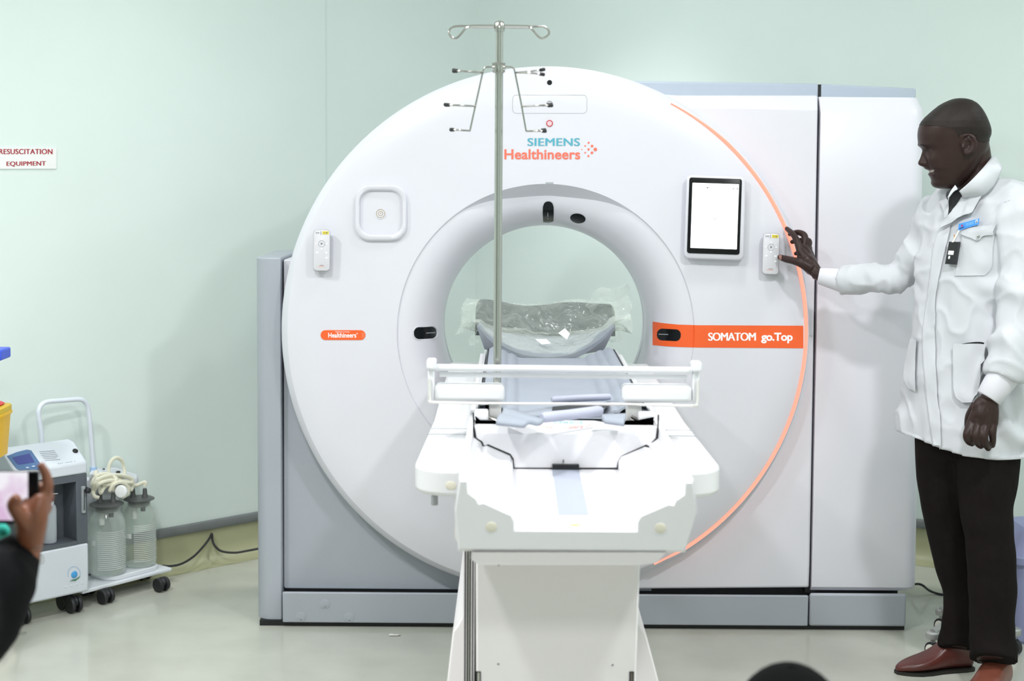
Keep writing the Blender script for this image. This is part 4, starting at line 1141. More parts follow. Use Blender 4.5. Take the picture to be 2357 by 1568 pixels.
def caster(par, c, r, F, m=M_cast, wd=0.022, zc=None):
    """twin-wheel caster below point c, rolling radius r"""
    for s_ in (-1, 1):
        M4 = Matrix.Translation(Vector((c.x, c.y, r)) + F.e1 * (s_ * wd * .62)) @ F.e1.to_track_quat('Z', 'Y').to_matrix().to_4x4()
        mb = MB(); mb.lathe([(r * .5, -wd * .3), (r * .94, -wd * .28), (r, -wd * .12), (r, wd * .12), (r * .94, wd * .28), (r * .5, wd * .3)], 20, M4); obj('caster_wheel', mb, m, par)
    mb = MB(); mb.tube([c, Vector((c.x, c.y, r * 1.2))], 0.006, 10); mb2 = mb
    obj('caster_stem', mb2, m, par)
    mb = MB(); M5 = F.M.to_3x3(); mb.ell(Vector((c.x, c.y, r * 1.35)), (wd * .55, r * .9, r * .65), 12, 8, M5); obj('caster_fork', mb, m, par)
for u, v in ((0.035, 0.035), (w - 0.04, 0.035), (0.035, dep - .04), (w - 0.04, dep - .04)):
    caster(OX, fr.L(u, v, z0 + .002), 0.030, fr)

# ---- suction pump on its trolley
sf = Frame(PZ(253, 1346, 0.060), PZ(396, 1309, 0.060))
SU = thing('suction_pump', 'white wheeled suction pump with a tall white handle and coiled tubes', 'suction pump', sf.L(sf.w / 2, .1, 0))
sw = sf.w; sd = 0.165; HV = 0.150; ul = (sf.M.inverted() @ fr.L(fr.w, 0, 0)).x + 0.012
M_suct = mat('suction_white', (226, 230, 236), 0.38, noise_amt=0.01)
mb = MB(); mb.box((ul, 0, 0.050), (sw, sd, 0.064), sf.M); obj('tray', mb, M_suct, SU, bevel=0.004)
rim = [(x + sw * .46, y + sd * .5) for x, y in rrect(sw * 0.86, sd * .86, 0.05, 6)]
mb = MB(); mb.rings([[sf.L(u, v, z) for u, v in rim] for z in (0.064, 0.080)]); obj('tray_rim', mb, M_suct, SU, bevel=0.003)
ub0 = sf.at(196, 1200, .14).x; ub1 = sf.at(285, 1200, .14).x
zTop = sf.at(260, 1092, .13).z
obox('pump_body', max(ub0, ul), ub1, sd - .022, sd, 0.066, zTop, M_suct, SU, 0.01, sf)
mb = MB(); c4 = [sf.at(x, y, v) for x, y, v in ((205, 1088, .10), (316, 1100, .10), (318, 1093, .16), (266, 1073, .18), (212, 1078, .18))]
mb.rings([[sf.L(p.x, p.y, p.z + dz) for p in c4] for dz in (-0.03, 0.0)]); obj('pump_top', mb, M_suct, SU, bevel=0.006)
mb = MB(); p = sf.at(272, 1087, .12); mb.ell(sf.L(p.x, p.y, p.z), (0.009, 0.009, 0.005), 12, 6); obj('pump_knob', mb, M_cast, SU)
mb = MB(); p = sf.at(239, 1080, .15); mb.ell(sf.L(p.x, p.y, p.z), (0.005, 0.004, 0.003), 12, 6); obj('pump_light', mb, M_cast, SU)
hp = [(99, 1075), (95, 1000), (89, 958), (90, 942), (98, 930), (112, 924.5), (145, 922), (178, 919.5), (192, 922.5), (201, 934), (205, 955), (209, 1000), (215, 1083)]
pts = []
for x, y in hp: p = sf.at(x, y, HV); pts.append(sf.L(p.x, HV, p.z))
mb = MB(); mb.tube([Vector((pts[0].x, pts[0].y, 0.09))] + spline(pts, 4) + [Vector((pts[-1].x, pts[-1].y, 0.09))], 0.0085, 14); obj('handle', mb, mat('handle_white', (226, 232, 242), 0.3), SU)
mb = MB(); p = pts[-1]; mb.lathe([(0.013, -0.012), (0.013, 0.012)], 14, Matrix.Translation(p)); obj('handle_clip', mb, mat('pale_blue_clip', (170, 200, 236), 0.4), SU)
e = sf.at(97, 1300, HV)
mb = MB(); mb.box((e.x - .03, HV - .012, .050), (ul, HV + .012, .064), sf.M); obj('handle_base', mb, M_suct, SU)
for px, py, rr in ((250, 1391, 0.031), (378, 1363, 0.031)):
    c = PZ(px, py, 0.0); c.z = 0.052; caster(SU, c + sf.e2 * .015, 0.026, sf, wd=0.024)
caster(SU, sf.L(0.0, sd - .035, .052), 0.026, sf, wd=0.024); caster(SU, sf.L(sw - .03, sd - .035, .052), 0.026, sf, wd=0.024)
# two glass jars
M_glass = glassy('jar_glass', (226, 234, 230), 0.05, 0.03, spec=0.9)
M_lid = mat('grey_rubber_lid', (84, 86, 86), 0.4)
M_stop = mat('grey_stopper', (120, 124, 122), 0.5)
M_grad = mat('white_graduation', (222, 226, 224), 0.5)
M_tube = glassy('cream_hose', (242, 239, 218), 0.74, 0.25)
jar_tops = []
def jar(px, pyb, rpx, pyt, lab, a0):
    b = PZ(px, pyb, 0.0825); s_ = (b - CAMPOS).length / FPX
    r = rpx * s_
    zt = P(px, pyt, b.y).z; h = zt - b.z
    t = thing('suction_jar', lab, 'jar', b, 'glass suction jars')
    M4 = Matrix.Translation(b)
    o = [(r * .90, 0.001), (r * .98, 0.006), (r, 0.016), (r, h * .66), (r * .97, h * .73), (r * .86, h * .81), (r * .72, h * .86), (r * .68, h * .89), (r * .68, h * .955), (r * .74, h * .965)]
    i_ = [(q - 0.003, z) for q, z in reversed(o)]
    mb = MB(); mb.lathe(o + i_ + [(r * .02, 0.006)], 40, M4, True); obj('jar_glass', mb, M_glass, t, smooth=50)
    mb = MB(); mb.lathe([(r * .60, h * .87), (r * .64, h * .90), (r * .64, h * .94), (r * .60, h * .955)], 32, M4); obj('stopper', mb, M_stop, t)
    mb = MB(); mb.lathe([(r * .70, h * .965), (r * .92, h * .968), (r * .92, h * .978), (r * .80, h * .992), (r * .3, h)], 36, M4); ld = obj('lid', mb, M_lid, t)
    for k, dx in enumerate((-.30, .30)):
        mb = MB(); M5 = Matrix.Translation(b + sf.e1 * 0 + Vector((dx * r * 1.2, 0, h)))
        mb.lathe([(0.012, -0.006), (0.011, 0.006), (0.008, 0.014), (0.009, 0.018), (0.007, 0.032)], 14, M5); obj('spigot', mb, M_lid, ld)
        jar_tops.append(b + Vector((dx * r * 1.2, 0, h + .0400)))
    mb = MB(); mb.lathe([(0.009, h * .80), (0.010, h * .87)], 12, Matrix.Translation(b + Vector((r * .28, -.01, 0)))); obj('float_stop', mb, M_cast, t)
    mb = MB(); mb.lathe([(0.011, h * .68), (0.011, h * .86)], 12, Matrix.Translation(b + Vector((-r * .28, 0, 0)))); obj('float_tube', mb, mat('float_white', (226, 228, 226), 0.4), t)
    n = 20
    for k in range(n):
        z = h * (0.10 + 0.55 * k / n); big = k % 5 == 0
        mb = MB(); A = [math.radians(a) for a in range(a0, a0 + (110 if big else 92), 6)]
        mb.rings([[b + Vector(((r + .0006) * math.cos(a), (r + .0006) * math.sin(a), z - .0009)) for a in A], [b + Vector(((r + .0006) * math.cos(a), (r + .0006) * math.sin(a), z + .0009)) for a in A]], False)
        obj('graduation_line', mb, M_grad, t, smooth=0)
    mb = MB(); A = [math.radians(a) for a in range(a0 - 62, a0 - 4, 6)]
    mb.rings([[b + Vector(((r + .0008) * math.cos(a), (r + .0008) * math.sin(a), h * (.47 + q))) for a in A] for q in (-.035, .035)], False); obj('jar_label', mb, M_grad, t, smooth=0)
    return b, r, h
j1 = jar(247.5, 1318, 40, 1156, 'nearer glass suction jar with grey lid, beside the oxygen machine', 255)
j2 = jar(321.5, 1299, 36.5, 1144, 'farther glass suction jar with grey lid, on the right of the trolley tray', 265)
def hose(pts, r=0.0070, name='hose'):
    mb = MB(); mb.tube(spline(pts, 6), r, 10); obj(name, mb, M_tube, SU, smooth=60)
def hp_(px, py, v): p = sf.at(px, py, v); return sf.L(p.x, v, p.z)
A1, A2, B1, B2 = jar_tops
hose([A1, A1 + Vector((0, 0, .016)), hp_(232, 1135, .05), hp_(240, 1122, .06), hp_(262, 1112, .06), hp_(290, 1108, .07), hp_(310, 1118, .08), B2 + Vector((0, 0, .015)), B2])
hose([A2, A2 + Vector((0, 0, .016)), hp_(252, 1130, .05), hp_(262, 1116, .04), hp_(278, 1110, .03), hp_(292, 1120, .03), hp_(294, 1136, .03), hp_(280, 1146, .03)])
hose([B1, B1 + Vector((0, 0, .016)), hp_(302, 1128, .07), hp_(292, 1116, .07), hp_(270, 1104, .07), hp_(240, 1102, .06), hp_(218, 1112, .05), hp_(214, 1128, .07), hp_(217, 1142, .06), hp_(228, 1146, .05)])
hose([hp_(252, 1100, .09), hp_(250, 1080, .10), hp_(256, 1062, .10), hp_(268, 1054, .10), hp_(280, 1060, .10), hp_(285, 1075, .10), hp_(286, 1092, .09), hp_(276, 1100, .08)])
hose([hp_(216, 1122, .07), hp_(222, 1106, .05), hp_(246, 1096, .06), hp_(276, 1094, .07), hp_(300, 1100, .07), hp_(304, 1110, .07), hp_(288, 1112, .06), hp_(258, 1106, .05), hp_(228, 1114, .04), hp_(217, 1130, .07)])
hose([hp_(222, 1084, .08), hp_(220, 1098, .07), hp_(232, 1112, .06), hp_(252, 1116, .05), hp_(268, 1104, .05), hp_(250, 1092, .07), hp_(226, 1094, .07), hp_(214, 1108, .07), hp_(212, 1118, .07)])
c = hp_(279, 1132, .02); mb = MB(); M4 = Matrix.Translation(c) @ Vector((-.25, -1, .1)).to_track_quat('Z', 'Y').to_matrix().to_4x4()
mb.lathe([(0.006, -.016), (0.022, -.008), (0.0235, -.003), (0.0235, .003), (0.020, .007), (0.005, .009)], 28, M4); obj('air_filter', mb, mat('filter_white', (236, 238, 238), 0.45), SU)

# ---- black lead running from the pump along the wall to the scanner
cp_ = [(374, 1302.5, .10), (392, 1303.5, .11), (418, 1298, .12), (446, 1281, .11), (470, 1256, .08), (483, 1238, .03), (487.5, 1229, .016), (489, 1243, .02), (495, 1257, .04), (510, 1269, .07), (540, 1272.5, .09), (570, 1268, .10), (596, 1263, .12)]
mb = MB(); mb.tube(spline([on_left_wall(x, y, o) for x, y, o in cp_], 5), 0.0045, 8)
tag(obj('power_lead', mb, M_cast), 'black power lead looping along the wall between the glass jars and the scanner', 'cable')

# ---- sign on the left wall
M_sign = mat('sign_white', (240, 240, 238), 0.35)
M_signred = mat('sign_red', (196, 40, 62), 0.5)
SG = thing('wall_sign', 'white wall sign with red capitals at the left edge', 'sign', on_left_wall(60, 364, 0.0))
c4 = [(-34, 339), (130, 341), (129.5, 388.5), (-34, 389)]
mb = MB(); mb.rings([[on_left_wall(x, y, o) for x, y in c4] for o in (0.0, 0.005)]); obj('sign_plate', mb, M_sign, SG)
mb = MB()
def sgm(x0, y0, x1, y1, sl=0.0): return lambda u, v: on_left_wall(x0 + (x1 - x0) * u, y1 + (y0 - y1) * v + sl * u, 0.0058)
[lettering(mb, 'RESUSCITATION', sgm(-1.6 + dx, 343, 120.6 + dx, 355), 0.0, 1.05) for dx in (-.5, 0, .5)]; obj('sign_lettering', mb, M_signred, SG, smooth=0); mb = MB(); [lettering(mb, 'EQUIPMENT', sgm(15.4 + dx, 372, 105.6 + dx, 384, -1), 0.0, 1.05) for dx in (-.5, 0, .5)]
obj('sign_lettering', mb, M_signred, SG, smooth=0, )

# ---- trolley at the left edge, mostly out of view
tf = Frame(PZ(-190, 1520, 0.0), PZ(-22, 1455, 0.0))
TR = thing('medical_trolley', 'white medical trolley on big grey casters at the left edge', 'trolley', tf.L(.1, .2, 0))
def XY(px, Y): return P(px, 1000, Y).x
M_tr = mat('trolley_white', (228, 232, 236), 0.4)
tx1 = XY(-22, 4.95)
mb = MB(); mb.box((tx1 - 0.32, 4.42, 0.17), (tx1, 4.93, 0.93)); obj('cabinet', mb, M_tr, TR, bevel=0.01)
mb = MB(); mb.box((tx1 - 0.34, 4.40, 0.93), (tx1 + 0.0, 4.95, 0.955)); obj('worktop', mb, M_tr, TR, bevel=0.008)
M_blueb = mat('bright_blue_plastic', (62, 92, 222), 0.4)
a, b = P(-60, 801, 4.9), P(16.5, 826, 4.9); mb = MB(); mb.box((a.x, 4.84, b.z), (b.x, 4.94, a.z)); obj('push_handle', mb, M_blueb, TR, bevel=0.006, seg=3, label='bright blue handle end')
mb = MB(); mb.box((a.x, 4.86, 0.955 - .02), (a.x + .05, 4.92, b.z + .01)); obj('handle_post', mb, M_blueb, TR)
for k in range(3):
    mb = MB(); mb.box((tx1 - 0.29, 4.412, 0.24 + .22 * k), (tx1 - 0.03, 4.424, 0.43 + .22 * k)); obj('drawer', mb, M_tr, TR, bevel=0.004)
M_tyre = mat('grey_tyre', (92, 95, 98), 0.55); M_fork = mat('cream_fork', (226, 226, 218), 0.4)
def big_caster(par, cx, cy, r, dirv):
    d = Vector(dirv).normalized(); q = d.to_track_quat('Z', 'Y').to_matrix().to_4x4()
    c = Vector((cx, cy, r))
    mb = MB(); mb.lathe([(r * .62, -.014), (r * .93, -.014), (r, -.007), (r, .007), (r * .93, .014), (r * .62, .014)], 36, Matrix.Translation(c) @ q); wq = obj('caster_tyre', mb, M_tyre, par)
    for s_ in (-1, 1):
        mb = MB(); mb.lathe([(r * .80, -.006), (r * .80, .004), (r * .70, .008), (r * .02, .008)], 30, Matrix.Translation(c + d * (s_ * .017)) @ (q if s_ > 0 else q @ Matrix.Rotation(PI, 4, 'X'))); obj('caster_shroud', mb, M_fork, par)
        mb = MB(); mb.lathe([(r * .30, 0), (r * .30, .003), (r * .05, .004)], 20, Matrix.Translation(c + d * (s_ * .026)) @ (q if s_ > 0 else q @ Matrix.Rotation(PI, 4, 'X'))); obj('caster_hub', mb, M_black, par)
    mb = MB(); mb.box((c.x - .03, c.y - .022, r * 1.5), (c.x + .03, c.y + .022, .172)); obj('caster_housing', mb, M_fork, par, bevel=0.01)
    return c
W0 = PZ(3, 1473, 0.0)
c = big_caster(TR, W0.x, W0.y, 0.058, (0.35, -1, 0)); 
mb = MB(); mb.cbox((c.x + .055, c.y - .01, .098), (.05, .03, .012), None); obj('brake_pedal', mb, M_slate, TR, bevel=0.004)
big_caster(TR, tx1 - .27, 4.48, 0.058, (0.35, -1, 0)); big_caster(TR, tx1 - .05, 4.48, 0.058, (0.35, -1, 0)); big_caster(TR, tx1 - .27, 4.87, 0.058, (0.35, -1, 0))
# yellow sharps box hung on the trolley's side
YSB = 4.80
x1_ = P(15, 960, YSB).x; x0_ = XY(-22, 4.95) + .0005
zt_, zr_, zb_ = P(8, 935, YSB).z, P(8, 957, YSB).z, P(8, 1050, YSB).z
SB = thing('sharps_bin', 'yellow plastic sharps box with a red lid at the left edge', 'sharps box', (x0_ + .03, YSB, zb_))
M_yb = mat('sharps_yellow', (244, 190, 22), 0.4); M_rb = mat('sharps_red', (214, 44, 52), 0.4)
xc_ = (x0_ + x1_) / 2; hw_ = (x1_ - x0_) / 2
mb = MB(); mb.rings([[Vector((xc_ + x * s_, YSB + y * s_, z)) for x, y in rrect(hw_ * 2, .16, hw_ * .5, 4)] for s_, z in ((0.74, zb_), (0.92, zr_ - .002), (1.0, zr_), (1.0, zr_ + .008), (0.95, zr_ + .010))]); obj('box_body', mb, M_yb, SB)
mb = MB(); mb.rings([[Vector((xc_ + x * s_, YSB + y * s_, z)) for x, y in rrect(hw_ * 2, .16, hw_ * .5, 4)] for s_, z in ((0.97, zr_ + .010), (0.97, zt_ - .004), (0.9, zt_))]); obj('box_collar', mb, mat('sharps_yellow_dark', (222, 186, 30), 0.4), SB)
mb = MB(); mb.rings([[Vector((xc_ - .006 + x * s_, YSB + y * s_, z)) for x, y in rrect(hw_ * 1.6, .11, hw_ * .4, 4)] for s_, z in ((0.9, zt_), (1.0, zt_ + .004), (0.8, zt_ + .010))]); obj('box_lid', mb, M_rb, SB)

# ---- far right: pedal bin, wheeled stool and lead behind the man
M_bin = mat('flare_tinted_grey_plastic', (142, 148, 184), 0.45, noise_amt=0.02)  # grey plastic with a violet flare tint put into its colour
BN = thing('pedal_bin', 'flare-tinted grey plastic bin with sloping lid at the right edge behind the man', 'bin', P(2380, 1480, 5.25) * 1.0)
a = PZ(2331, 1487, 0.0); Yb = a.y; bx0 = a.x; zl_ = P(2340, 1303, Yb).z; zr2 = P(2340, 1283, Yb).z; ztp = P(2350, 1224, Yb + .04).z
BN.location = (bx0 + .15, Yb + .15, 0)
mb = MB(); mb.rings([[Vector((bx0 + .15 + x * s_, Yb + .15 + y * s_, z)) for x, y in rrect(.30, .30, .04, 4)] for s_, z in ((.88, 0.0), (.94, .012), (1.0, zl_))]); obj('bin_body', mb, M_bin, BN)
mb = MB(); mb.rings([[Vector((bx0 + .15 + x * s_, Yb + .15 + y * s_, z)) for x, y in rrect(.32, .32, .045, 4)] for s_, z in ((1.0, zl_), (1.0, zr2))]); obj('bin_rim', mb, M_bin, BN, bevel=.004)
mb = MB(); mb.rings([[Vector((bx0 + .15 + x * s_ + sh, Yb + .15 + y * s_, z)) for x, y in rrect(.30, .30, .045, 4)] for s_, z, sh in ((1.0, zr2, .0), (.72, ztp, .015), (.5, ztp + .01, .015))]); obj('bin_lid', mb, M_bin, BN)
mb = MB(); mb.box((bx0 + .10, Yb - .05, .01), (bx0 + .20, Yb + .03, .022)); obj('pedal', mb, M_cast, BN)

M_stool = mat('stool_grey', (168, 170, 168), 0.4, 0.2)
sw0 = PZ(2146, 1516, 0.0)
sc0 = Vector((sw0.x + .125, sw0.y + .10, 0))
ST = thing('wheeled_stool', 'low wheeled stool behind the standing man, one white-rimmed caster showing', 'stool', sc0)
for k in range(3):
    ang = math.atan2(sw0.y - sc0.y, sw0.x - sc0.x) + k * 2 * PI / 3; L = .160
    tip = sc0 + Vector((L * math.cos(ang), L * math.sin(ang), 0))
    mb = MB(); mb.tube([sc0 + Vector((0, 0, .115)), tip + Vector((0, 0, .085))], [0.018, 0.012], 10); lg = obj('stool_leg', mb, M_stool, ST)
    mb = MB(); mb.lathe([(0.020, .066), (0.022, .070), (0.022, .084), (0.018, .088)], 20, Matrix.Translation(tip)); obj('caster_collar', mb, M_stool, lg)
    d = Vector((-.8, -.5, 0)).normalized(); q = d.to_track_quat('Z', 'Y').to_matrix().to_4x4(); r = .027
    mb = MB(); mb.lathe([(r * .7, -.010), (r, -.008), (r, .008), (r * .7, .010)], 26, Matrix.Translation(tip + Vector((0, 0, r))) @ q); obj('caster_tyre', mb, M_cast, lg)
    mb = MB(); mb.lathe([(r * .74, -.011), (r * .74, .011), (r * .6, .0125), (r * .2, .0115)], 26, Matrix.Translation(tip + Vector((0, 0, r))) @ q); obj('caster_rim', mb, mat('cream_rim', (228, 226, 216), 0.4), lg)
    mb = MB(); mb.tube([tip + Vector((0, 0, r * 1.6)), tip + Vector((0, 0, .07))], 0.008, 8); obj('caster_stem', mb, M_stool, lg)
mb = MB(); mb.tube([sc0 + Vector((0, 0, .09)), sc0 + Vector((0, 0, .40))], 0.02, 14); obj('stool_column', mb, M_stool, ST)
mb = MB(); mb.lathe([(0.08, .40), (0.095, .405), (0.10, .42), (0.10, .45), (0.085, .46)], 28, Matrix.Translation(sc0)); obj('stool_seat', mb, M_cast, ST)

lead = [PZ(2098, 1347, .03), PZ(2112, 1344.5, .05), PZ(2124, 1348, .05), PZ(2138, 1359, .02), PZ(2155, 1366, .006), PZ(2176, 1369, .005), PZ(2230, 1366, .005)]
mb = MB(); mb.tube(spline(lead, 6), 0.0045, 8); tag(obj('power_lead', mb, M_cast), 'black power lead running from the scanner corner behind the man', 'cable')

# small crumpled scrap on the floor before the plinth
c = PZ(908, 1464, 0.0); mb = MB(); R = []
for j in range(5):
    R.append([c + Vector((-.018 + .009 * j + .002 * noise.noise(Vector((j, k, 0))), -.006 + .003 * k, .003 + .006 * abs(noise.noise(Vector((j * .9, k * 1.1, 3)))))) for k in range(5)])
mb.grid(R); tag(obj('paper_scrap', mb, mat('scrap_white', (226, 224, 216), .7), solid=.002), 'tiny crumpled white scrap on the floor before the scanner plinth', 'scrap')
# ================================================================== people
M_skin = mat('dark_brown_skin', (48, 32, 28), 0.40, noise_amt=0.10, noise_scale=30, bump=0.06, bump_scale=220, spec=0.28)
M_skin2 = mat('brown_skin', (120, 72, 50), 0.45, noise_amt=0.08, noise_scale=30, bump=0.06, bump_scale=220)
M_hair = mat('cropped_black_hair', (32, 24, 21), 0.5, noise_amt=0.3, noise_scale=340, bump=0.35, bump_scale=500, spec=0.25)
M_coat = mat('white_coat_cotton', (204, 206, 211), 0.75, noise_amt=0.012, noise_scale=8, bump=0.05, bump_scale=300)
M_shirt = mat('white_shirt', (217, 216, 223), 0.7, noise_amt=0.01)
M_trous = mat('dark_brown_trouser', (24, 20, 19), 0.9, noise_amt=0.08, noise_scale=40, bump=0.12, bump_scale=400, spec=0.12)
M_shoe = mat('oxblood_leather', (84, 40, 35), 0.32, noise_amt=0.14, noise_scale=18, bump=0.08, bump_scale=120)
M_shoe_lit = mat('oxblood_leather_lit', (118, 66, 52), 0.32, noise_amt=0.14, noise_scale=18, bump=0.08, bump_scale=120)  # same leather as the other shoe, coloured lighter to imitate light on it
M_sole = mat('dark_sole', (30, 26, 24), 0.6)
M_tie = mat('black_tie', (16, 17, 20), 0.6, noise_amt=0.1)

def voxel_union(mb, vox, smooth=2, disp=None, name='t'):
    """one continuous skin round overlapping closed shapes"""
    me = bpy.data.meshes.new(name); me.from_pydata([tuple(v) for v in mb.v], [], mb.f); me.update()
    bm = bmesh.new(); bm.from_mesh(me); bmesh.ops.recalc_face_normals(bm, faces=bm.faces); bm.to_mesh(me); bm.free()
    o = bpy.data.objects.new(name, me); COL.objects.link(o)
    r = o.modifiers.new('r', 'REMESH'); r.mode = 'VOXEL'; r.voxel_size = vox
    if smooth:
        q = o.modifiers.new('s', 'SMOOTH'); q.iterations = smooth; q.factor = 0.5
    dg = bpy.context.evaluated_depsgraph_get()
    out = bpy.data.meshes.new_from_object(o.evaluated_get(dg))
    bpy.data.objects.remove(o); bpy.data.meshes.remove(me)
    if disp:
        ns = [v.normal.copy() for v in out.vertices]
        for v, n_ in zip(out.vertices, ns):
            v.co = v.co + n_ * disp(v.co, n_)
        out.update()
    for p in out.polygons: p.use_smooth = True
    return out
def mesh_obj(name, me, m, parent, label=None):
    o = bpy.data.objects.new(name, me); COL.objects.link(o); me.materials.clear(); me.materials.append(m); put(o, parent)
    if label: o['label'] = label
    return o
def bvh_of(me): return BVHTree.FromPolygons([v.co for v in me.vertices], [tuple(p.vertices) for p in me.polygons])
def drape_pt(trees, px, py, off):
    """where a sight line meets the first of the surfaces, lifted off it"""
    d = RAY(px, py); best = None
    for t in trees:
        h = t.ray_cast(CAMPOS, d)
        if h[0] is not None and (best is None or h[3] < best[3]): best = h
    if best is None: return None
    n = best[1]
    if n.dot(d) > 0: n = -n
    return best[0] + n * off - d * off * 0.6
def drape(name, trees, A, B, off, m, parent, nu=14, nv=10, thick=0.003, ripple=0.0, label=None, sub=4, smooth=60):
    """a piece of cloth laid on a surface between two edges given in picture points"""
    a = spline([(x, y, 0) for x, y in A], sub); b = spline([(x, y, 0) for x, y in B], sub)
    rows = []; last = None
    for p, q in zip(a, b):
        row = []
        for k in range(nv + 1):
            c = p.lerp(q, k / nv)
            h = drape_pt(trees, c.x, c.y, off)
            if h is None:
                h = last if last else P(c.x, c.y, 4.5)
            last = h
            if ripple: h = h + Vector((0, -1, 0)) * ripple * noise.noise(h * 60)
            row.append(h)
        rows.append(row)
    # ease out jumps in depth
    for _ in range(3):
        for i in range(len(rows)):
            for k in range(len(rows[0])):
                nb = [rows[i2][k2] for i2, k2 in ((i - 1, k), (i + 1, k), (i, k - 1), (i, k + 1)) if 0 <= i2 < len(rows) and 0 <= k2 < len(rows[0])]
                y = sum(v.y for v in nb) / len(nb)
                d = rows[i][k] - CAMPOS
                ny = min(rows[i][k].y, 0.5 * rows[i][k].y + 0.5 * y)
                rows[i][k] = CAMPOS + d * (ny / d.y)
    mb = MB(); mb.grid(rows)
    back = [[p + RAY(1178, 600) * thick for p in r] for r in rows]
    n1, n2 = len(rows), len(rows[0])
    o = len(mb.v); mb.v += [p for r in back for p in r]
    for i in range(n1 - 1):
        for k in range(n2 - 1): mb.f.append((o + i * n2 + k, o + i * n2 + k + 1, o + (i + 1) * n2 + k + 1, o + (i + 1) * n2 + k))
    edge = [(0, k) for k in range(n2)] + [(i, n2 - 1) for i in range(1, n1)] + [(n1 - 1, k) for k in range(n2 - 2, -1, -1)] + [(i, 0) for i in range(n1 - 2, 0, -1)]
    for e0, e1 in zip(edge, edge[1:] + edge[:1]):
        i0, i1 = e0[0] * n2 + e0[1], e1[0] * n2 + e1[1]; mb.f.append((i0, i1, o + i1, o + i0))
    return obj(name, mb, m, parent, smooth=smooth, label=label)

YM = 4.60
S = 1.0 / ((P(2300, 700, YM).x - P(2200, 700, YM).x) / 100.0)     # picture points per metre at the man
MP = 1.0 / S
MAN = thing('person', 'man in a white lab coat touching the edge of the scanner, facing left and smiling', 'person', Vector((P(2230, 1500, YM).x, YM, 0)))
TH = math.radians(44)
EA = Vector((math.cos(TH), -math.sin(TH), 0)); EB = Vector((math.sin(TH), math.cos(TH), 0))
def torso_ring(py, xl, xr, n=48, k=1.0, Y=YM, hem=None):
    c = P((xl + xr) / 2, py, Y); h = (xr - xl) / 2 * MP * k
    out = []
    for i in range(n):
        t = 2 * PI * i / n
        ct, st = math.cos(t), math.sin(t)
        ct = math.copysign(abs(ct) ** 0.9, ct); st = math.copysign(abs(st) ** 0.9, st)
        p = c + EA * (1.16 * h * ct) + EB * (0.77 * h * st)
        if hem: p.z += hem(p.x)
        out.append(p)
    return out
coat_tab = [(414, 2222, 2312), (424, 2192, 2345), (440, 2174, 2366), (460, 2160, 2376), (490, 2148, 2380), (530, 2140, 2374), (590, 2130, 2362), (650, 2121, 2350), (720, 2117, 2343), (790, 2111, 2343), (850, 2101, 2346), (920, 2092, 2350), (980, 2084, 2354), (1034, 2078, 2357)]
xh0 = P(2078, 1030, YM).x
def hemf(x): return 0.040 * (1 - smooth01(0.0, 0.16, x - xh0))
# sleeves: (px, py, Y, radius in picture points)
rs = [(2176, 488, 4.68, 62), (2150, 535, 4.72, 57), (2118, 588, 4.75, 47), (2084, 622, 4.77, 38), (2045, 638, 4.79, 36), (1990, 643, 4.83, 34.5), (1936, 646, 4.87, 33)]
ls = [(2342, 478, 4.50, 62), (2358, 545, 4.45, 58), (2360, 620, 4.42, 56), (2354, 700, 4.40, 53), (2338, 780, 4.38, 49), (2320, 835, 4.37, 45), (2310, 869, 4.365, 43)]
def limb(tab, k=1.0, sub=5):
    pts = spline([P(x, y, Y) for x, y, Y, r in tab], sub)
    rr = [v.x for v in spline([(r * MP * k, 0, 0) for x, y, Y, r in tab], sub)]
    return pts, rr
coat = MB()
coat.rings([torso_ring(py, xl, xr, hem=(hemf if py > 1000 else None)) for py, xl, xr in coat_tab])
p_, r_ = limb(rs); coat.tube(p_, r_, 24)
p_, r_ = limb(ls); coat.tube(p_, r_, 24)
wristR = P(1936, 646, 4.87); wristL = P(2310, 869, 4.365)
elbR = P(2084, 622, 4.77); armpit = P(2140, 600, 4.66)
XSL = P(2275, 700, 4.4).x
def coat_folds(co, n_):
    z = co.z
    d = 0.0
    d += 0.009 * noise.noise(Vector((co.x * 9 + co.z * 1.5, co.y * 9, co.z * 2.2)))          # long vertical folds
    d += 0.0042 * noise.noise(Vector((co.x * 26, co.y * 26, co.z * 7)))
    dr = (co - elbR).length
    if dr < 0.22:                                                                               # creases round the bent elbow
        q = co - elbR
        d += 0.011 * (1 - dr / 0.22) * math.sin(60 * (q.x * 0.75 + q.z * 0.55) + 3 * noise.noise(co * 12))
    if z < 1.05: d += 0.010 * noise.noise(Vector((co.x * 13, co.y * 13, co.z * 3 + 4))) * smooth01(1.05, 0.8, z)
    wl = smooth01(XSL - .03, XSL + .03, co.x) * smooth01(4.52, 4.44, co.y)
    d += wl * 0.0085 * math.sin(34 * (co.z + 0.6 * co.x) + 4 * noise.noise(co * 9))
    d += 0.009 * noise.noise(Vector((co.x * 6 + co.z * 11, co.y * 6, co.z * 8 - co.x * 9 + 7))) * smooth01(1.0, .88, z)
    rg = 1 - 2 * abs(noise.noise(Vector((co.x * 11 + co.z * 7, co.y * 12, co.z * 9 - co.x * 6))))
    d += 0.0055 * max(0, rg) ** 3
    if dr < 0.30: d += 0.006 * (1 - dr / 0.30) * max(0, 1 - 2.4 * abs(noise.noise(Vector((co.x * 17 + co.z * 9, co.y * 9, co.z * 5 - co.x * 12))))) ** 2
    if z < 0.85: d *= 1 - 0.93 * smooth01(0.15, 0.6, abs(n_.z))
    return d
coat_me = voxel_union(coat, 0.0062, 3, coat_folds)
COAT = mesh_obj('lab_coat', coat_me, M_coat, MAN, 'white lab coat')
T_coat = bvh_of(coat_me)

